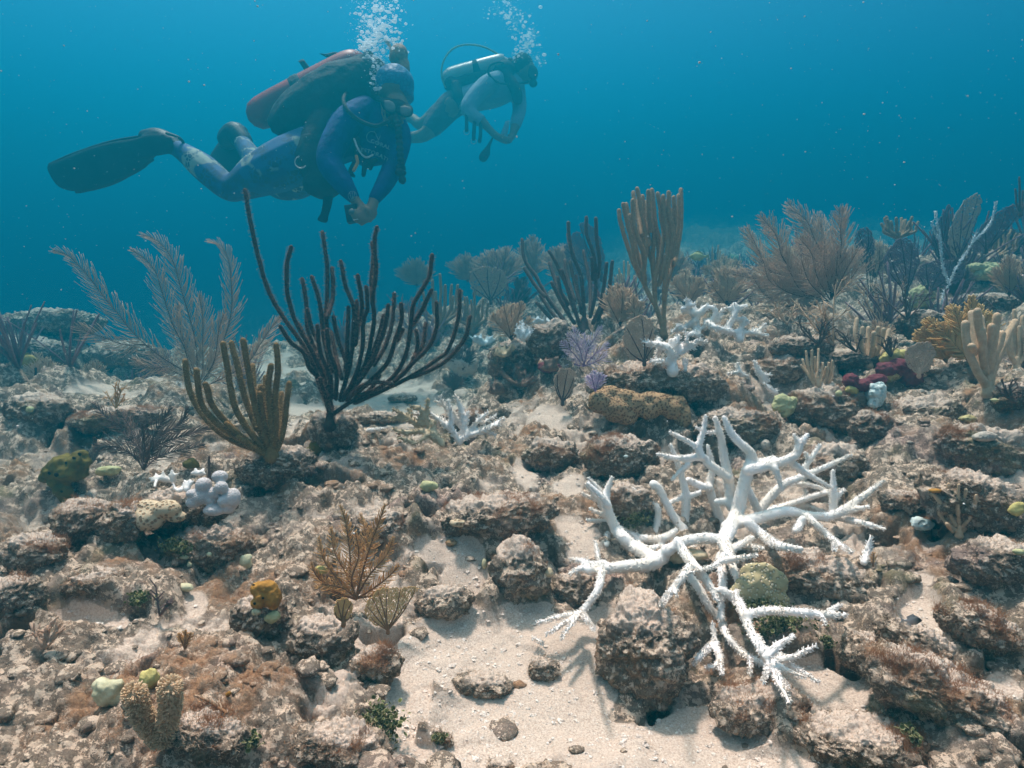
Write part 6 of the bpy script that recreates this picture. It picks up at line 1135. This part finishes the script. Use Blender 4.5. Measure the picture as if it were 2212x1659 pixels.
# head gear
mb = MB(); ball(mb, D1, 853, 181, .0, 42, 38, 46, rot=-.12, noise=.04, seed=2, n=16); ball(mb, D1, 852, 200, .012, 43, 22, 44, rot=-.2, noise=.05, seed=3); skinned(mb, .006, 'bandana', bandana(), p1, 2)
hr = MB(); ball(hr, D1, 861, 121, .02, 20, 25, 21, rot=-.15, noise=.12, seed=5, n=12); limb(hr, D1, [(870, 138, 15, .02), (872, 152, 14, .01)]); ball(hr, D1, 828, 148, .03, 12, 10, 14, noise=.1); hb = skinned(hr, .006, 'hair', M_HAIR, p1, 1)
mb = MB(); rs = np.random.RandomState(3)
for k in range(26):
    x, y = rs.uniform(-7, 7), rs.uniform(-4, 4); mb.tube(np.array([P(848 + x * .8, 112 + y, D1 + .02), P(842 + x * .6, 100 + y, D1 + .02), P(838 + x * .5 - rs.uniform(0, 8), 86 + y * 1.5, D1 + .02)]), .0009, 4)
for k in range(12): mb.tube(np.array([P(826 + rs.uniform(-6, 6), 215 + rs.uniform(-6, 6), D1 - .06), P(828 + rs.uniform(-5, 5), 245, D1 - .08), P(834 + rs.uniform(-6, 6), 272, D1 - .08)]), .0009, 4)
mb.build('hair_strands', simple('hair_light', (.5, .32, .2), bd=0, trans=.4), hb)
slab('mask', M_BLACK, p1, np.array([(822, 212), (850, 210), (875, 220), (891, 232), (891, 248), (878, 254), (862, 248), (850, 246), (834, 240), (824, 228)]), D1, -.085, .05, slope=(-.0004, 0)); mk_ = p1.children[-1]
slab('lens', M_LENS, mk_, np.array([(829, 217), (843, 217), (853, 226), (853, 240), (842, 242), (832, 236)]), D1, -.113, .012); slab('lens', M_LENS, mk_, np.array([(864, 230), (876, 228), (888, 234), (888, 245), (878, 250), (866, 247)]), D1, -.117, .012)
hose('mask_strap', M_BLACK, mk_, D1, [(832, 222, -.09), (818, 214, -.04), (812, 206, .02)], 5)
mb = MB(); ball(mb, D1, 850, 262, -.09, 15, 12, 13); limb(mb, D1, [(838, 262, 6, -.09), (862, 264, 6, -.09)]); mb.build('regulator', M_BLACK, p1)
# fins
s1 = slab('fin', M_RUBBER, p1, np.array([(350, 288), (318, 290), (292, 299), (240, 307), (185, 322), (130, 345), (103, 357), (108, 378), (125, 402), (150, 412), (162, 413), (170, 418), (210, 408), (262, 390), (312, 364), (338, 336), (372, 330), (372, 300)]), D1, .10, .022, slope=(-.0006, .0008), n=60)
mb = MB(); limb(mb, D1, [(384, 322, 17, .05), (366, 310, 22, .06), (340, 298, 21, .07), (316, 296, 16, .08)]); ball(mb, D1, 338, 306, .07, 34, 24, 24, rot=.2, noise=.08); skinned(mb, .006, 'foot_pocket', M_RUBBER, s1, 2)
hose('heel_strap', M_RUBBER, s1, D1, [(360, 288, .0), (384, 296, .0), (396, 308, .02), (392, 320, .03), (376, 326, .03)], 3); hose('rail', M_RUBBER, s1, D1, [(322, 292, .07), (240, 306, .1), (160, 332, .15), (108, 355, .18)], 3.2); hose('rail', M_RUBBER, s1, D1, [(330, 345, .08), (262, 388, .15), (212, 406, .18), (165, 415, .21)], 3.2)
s2 = slab('fin', M_RUBBER, p1, np.array([(500, 300), (478, 302), (462, 322), (448, 345), (440, 362), (462, 374), (490, 380), (505, 366), (520, 345), (540, 320)]), D1, .62, .02, n=40)
mb = MB(); limb(mb, D1, [(526, 305, 20, .52), (508, 288, 24, .55), (494, 300, 24, .58)]); ball(mb, D1, 512, 282, .54, 26, 16, 22, noise=.12); skinned(mb, .007, 'foot_pocket', M_RUBBER, s2, 2)
# the camera she holds
cb = MB(); cb.box(P(762, 462, D1 - .215), np.array([RT * .98 + UP * .17, FW, UP * .98 - RT * .17]), np.array([12.5, 9, 17]) * D1 / F); co = cb.build('underwater_camera', M_BLACK); tag(co, 'small black underwater camera held in both hands of the blue shirted diver', 'camera')
mb = MB(); ball(mb, D1, 760, 458, -.24, 7, 7, 4); mb.build('lens', M_LENS, co); mb = MB(); mb.tube(np.array([P(764, 475, D1 - .24), P(772, 473, D1 - .245), P(778, 475, D1 - .24)]), .003, 6); mb.build('clip', M_METAL, co)
# ---- diver two, farther off
D2 = 4.9
p2 = thing('person', P(975, 230, D2), 'hazier second diver in pale blue shirt and dark shorts with grey tank', 'person')
t2 = [(1108, 185, 24, .02), (1070, 200, 28, 0), (1020, 212, 27, 0), (975, 226, 25, 0)]; a2 = [(1078, 172, 17, -.06), (1048, 186, 18, -.12), (1014, 226, 16, -.17), (1018, 246, 13, -.18), (1040, 262, 11, -.18), (1054, 276, 8.5, -.18)]; a3 = [(1118, 195, 15, .06), (1122, 235, 13, .03), (1114, 268, 11, -.03), (1106, 296, 7, -.08)]
l2 = [(975, 228, 25, -.02), (945, 262, 22, -.02), (918, 290, 15, -.02), (890, 297, 12, .04), (862, 296, 11, .1), (820, 288, 10, .2), (795, 283, 7, .26), (782, 286, 8, .28), (770, 292, 7, .3)]; l3 = [(975, 228, 24, .08), (935, 258, 20, .1), (908, 268, 13, .14), (890, 256, 11, .2), (862, 248, 10.5, .3), (825, 250, 10, .4), (800, 252, 7, .46), (786, 256, 8, .5), (776, 264, 7, .52)]
mb = MB()
for b in (t2, a2, a3, l2, l3): limb(mb, D2, b)
limb(mb, D2, [(1054, 276, 8, -.18), (1070, 292, 8, -.17), (1084, 300, 8, -.16), (1092, 304, 7, -.15)]); limb(mb, D2, [(1106, 294, 7, -.08), (1100, 303, 7, -.12)])
for k in range(4): limb(mb, D2, [(1088, 298 + k * 2.6, 3.6, -.15), (1096, 297 + k * 3, 3, -.16), (1103, 298 + k * 3, 2.6, -.15)], 8); limb(mb, D2, [(1102, 300 + k * 2, 3.2, -.11), (1096, 303 + k * 2, 2.8, -.13), (1090, 303 + k * 2, 2.6, -.14)], 8)
limb(mb, D2, [(1086, 296, 3.6, -.15), (1088, 289, 3, -.16)], 8); limb(mb, D2, [(1104, 296, 3.6, -.1), (1098, 291, 3, -.12)], 8)
limb(mb, D2, [(1108, 180, 13, .0), (1128, 162, 13, .0)]); ball(mb, D2, 1136, 152, 0, 20, 28, 24, rot=.15); ball(mb, D2, 1150, 160, -.01, 8, 12, 10); ball(mb, D2, 1157, 158, -.01, 4, 5, 4); ball(mb, D2, 1124, 156, -.07, 3, 5, 3); skinned(mb, .0085, 'body', M_SKIN, p2, 3)
mb = MB(); [limb(mb, D2, grow(b, 2.2)) for b in (t2, a2[:-1] + [(1040, 262, 11, -.18)], a3[:-1])]; skinned(mb, .009, 'long_sleeved_shirt', M_SHIRT2, p2, 4)
mb = MB(); limb(mb, D2, grow([(995, 218, 25, 0), (972, 230, 26, 0), (948, 258, 22, -.02), (934, 274, 19, -.02)], 3)); limb(mb, D2, grow([(980, 225, 25, .06), (945, 252, 22, .1), (928, 264, 18, .12)], 2)); skinned(mb, .009, 'shorts', M_SHORT, p2, 3)
tk = MB(); limb(tk, D2, [(970, 166, 16, -.03), (985, 160, 17, -.03), (1075, 136, 17, -.03), (1090, 133, 11, -.03), (1098, 131, 5, -.03)], 16); t_ = tk.build('tank', M_TANK2, p2); mb = MB(); limb(mb, D2, [(1024, 150, 18, -.03), (1032, 148, 18, -.03)], 16); mb.build('tank_band', M_BLACK, t_); mb = MB(); ball(mb, D2, 1102, 134, -.03, 8, 9, 8); mb.build('valve', M_BLACK, t_)
mb = MB(); ball(mb, D2, 1020, 176, -.02, 62, 15, 22, rot=.26, noise=.1, n=12); ball(mb, D2, 975, 182, -.02, 16, 14, 22, noise=.1); ball(mb, D2, 1090, 152, -.04, 24, 20, 24, noise=.1); limb(mb, D2, [(1092, 160, 12, -.08), (1112, 190, 13, -.1), (1118, 215, 12, -.08)]); limb(mb, D2, [(985, 185, 12, -.08), (990, 210, 12, -.1)]); j2 = skinned(mb, .011, 'buoyancy_jacket', M_BLACK, p2, 4)
hose('long_hose', M_HOSEG, j2, D2, [(962, 188, -.05), (954, 165, -.05), (957, 135, -.05), (975, 108, -.05), (1003, 97, -.05), (1040, 100, -.05), (1072, 115, -.05), (1096, 134, -.05)], 1.9); hose('low_pressure_hose', M_BLACK, j2, D2, [(1098, 140, -.05), (1078, 134, -.16), (1058, 142, -.17), (1056, 160, -.17), (1076, 178, -.15), (1110, 182, -.1), (1140, 176, -.06)], 2.4)
for q, nm in (([(1008, 245, -.2), (1008, 270, -.2), (1008, 282, -.2)], 'hanging_strap'), ([(1026, 256, -.2), (1024, 280, -.2), (1023, 300, -.2)], 'hanging_strap'), ([(1038, 264, -.2), (1038, 290, -.2), (1036, 305, -.2)], 'hanging_strap')): hose(nm, M_BLACK, j2, D2, q, 4)
for (x, y) in ((1008, 285), (1023, 305)): mb = MB(); a = np.linspace(0, 6.28, 12); mb.tube(np.array([P(x + 6 * math.cos(t), y - 6 * math.sin(t), D2 - .2) for t in a]), .003, 5); mb.build('ring', M_METAL, j2)
mb = MB(); limb(mb, D2, [(1064, 298, 2, -.18), (1056, 315, 4, -.18), (1050, 330, 9, -.18), (1044, 340, 10, -.18)]); mb.build('dangling_gauge', M_BLACK, j2); slab('slate', M_SHIRT2, j2, np.array([(1092, 262), (1100, 262), (1096, 290), (1086, 302), (1082, 290)]), D2, -.16, .012)
mb = MB(); ball(mb, D2, 1130, 143, .0, 23, 27, 27, rot=.3, noise=.08, seed=2, n=12); skinned(mb, .01, 'hair', M_HAIRD, p2, 2)
slab('mask', M_BLACK, p2, np.array([(1140, 138), (1155, 142), (1162, 156), (1158, 172), (1148, 172), (1140, 160)]), D2, -.05, .07); mb = MB(); ball(mb, D2, 1152, 180, -.04, 9, 8, 9); mb.build('regulator', M_BLACK, p2)
for (a, b, dz_) in ((778, 288, .28), (784, 260, .5)):
    f_ = slab('fin', M_RUBBER, p2, np.array([(a + 8, b - 8), (a - 20, b - 6), (a - 60, b + 4), (a - 72, b + 14), (a - 66, b + 26), (a - 40, b + 24), (a - 10, b + 14), (a + 10, b + 8)]), D2, dz_, .025)
    mb = MB(); limb(mb, D2, [(a + 10, b, 9, dz_), (a - 4, b, 11, dz_), (a - 18, b + 4, 8, dz_)]); mb.build('foot_pocket', M_RUBBER, f_)
# exhaled bubbles
M_BUB = simple('air_bubble', (.95, .97, 1), (.9, .95, 1), bd=0, rough=.08, spec=1, trans=.3)
n_ = M_BUB.node_tree.nodes; l_ = M_BUB.node_tree.links; mo_ = n_['Material Output']; pr_ = mo_.inputs[0].links[0].from_socket; tr_ = n_.new('ShaderNodeBsdfTransparent'); mx_ = n_.new('ShaderNodeMixShader'); lw_ = n_.new('ShaderNodeLayerWeight'); lw_.inputs[0].default_value = .35
ma_ = n_.new('ShaderNodeMath'); ma_.operation = 'MULTIPLY_ADD'; ma_.inputs[1].default_value = .6; ma_.inputs[2].default_value = .4; l_.new(lw_.outputs['Facing'], ma_.inputs[0]); l_.new(ma_.outputs[0], mx_.inputs[0]); l_.new(tr_.outputs[0], mx_.inputs[1]); l_.new(pr_, mx_.inputs[2]); l_.new(mx_.outputs[0], mo_.inputs[0])
def bubbles(label, D, path, wid, n, seed, smax, groups):
    rs = np.random.RandomState(seed); mb = MB(); V1, Q1 = sq(4); p = np.array(path, float)
    for k in range(n):
        t = rs.rand(); u = np.interp(t, np.linspace(0, 1, len(p)), p[:, 0]); v = np.interp(t, np.linspace(0, 1, len(p)), p[:, 1]); w = np.interp(t, np.linspace(0, 1, len(p)), wid)
        g = groups[rs.randint(len(groups))]; 
        if rs.rand() < .5: u, v = g[0] + rs.normal(0, g[2]), g[1] + rs.normal(0, g[2])
        else: u, v = u + rs.normal(0, .45) * w, v + rs.normal(0, 8)
        r = (.45 + smax * rs.rand() ** 9) * D / F * 1.15; mb.add(P(u, v, D + rs.normal(0, .08)) + V1 * np.array([1.15, 1, .8]) * r * rs.uniform(.8, 1.2, 3), Q1)
    tag(mb.build('bubbles', M_BUB), label, 'bubbles', kind='stuff')
bubbles('dense silver bubbles rising past the bun of the blue shirted diver', D1 + .02, [(812, 170), (808, 120), (812, 70), (818, 20), (822, -40)], [20, 40, 55, 70, 80], 2600, 1, 3.4, [(806, 92, 10), (790, 98, 6), (812, 130, 9), (808, 160, 10), (826, 62, 12), (800, 60, 14), (850, 95, 12), (815, 30, 22), (815, 190, 5)])
bubbles('sparse silver bubbles rising above the second diver', D2 - .05, [(1120, 128), (1140, 95), (1125, 50), (1095, 20), (1080, -40)], [20, 30, 45, 60, 70], 1000, 2, 3.0, [(1114, 125, 5), (1140, 85, 8), (1135, 108, 6), (1160, 130, 8), (1118, 60, 12), (1100, 30, 12), (1150, 75, 6), (1090, 5, 18)])
# drifting specks
rs = np.random.RandomState(21); n = 9000; c = np.stack([rs.uniform(-3.6, 3.6, n), rs.uniform(.6, 4.6, n), rs.uniform(.0, 2.5, n)], 1); c = c[np.linalg.norm(c - CAM, axis=1) > .7]; V1, Q1 = sq(1); r = .0006 + .0017 * rs.rand(len(c)) ** 3; mb = MB()
mb.add((c[:, None] + V1[None] * r[:, None, None]).reshape(-1, 3), (Q1[None] + (np.arange(len(c)) * len(V1))[:, None, None]).reshape(-1, 4)); tag(mb.build('drifting_specks', simple('speck', (.8, .75, .7), bd=0)), 'pale specks drifting in the blue water', 'particles', kind='stuff')
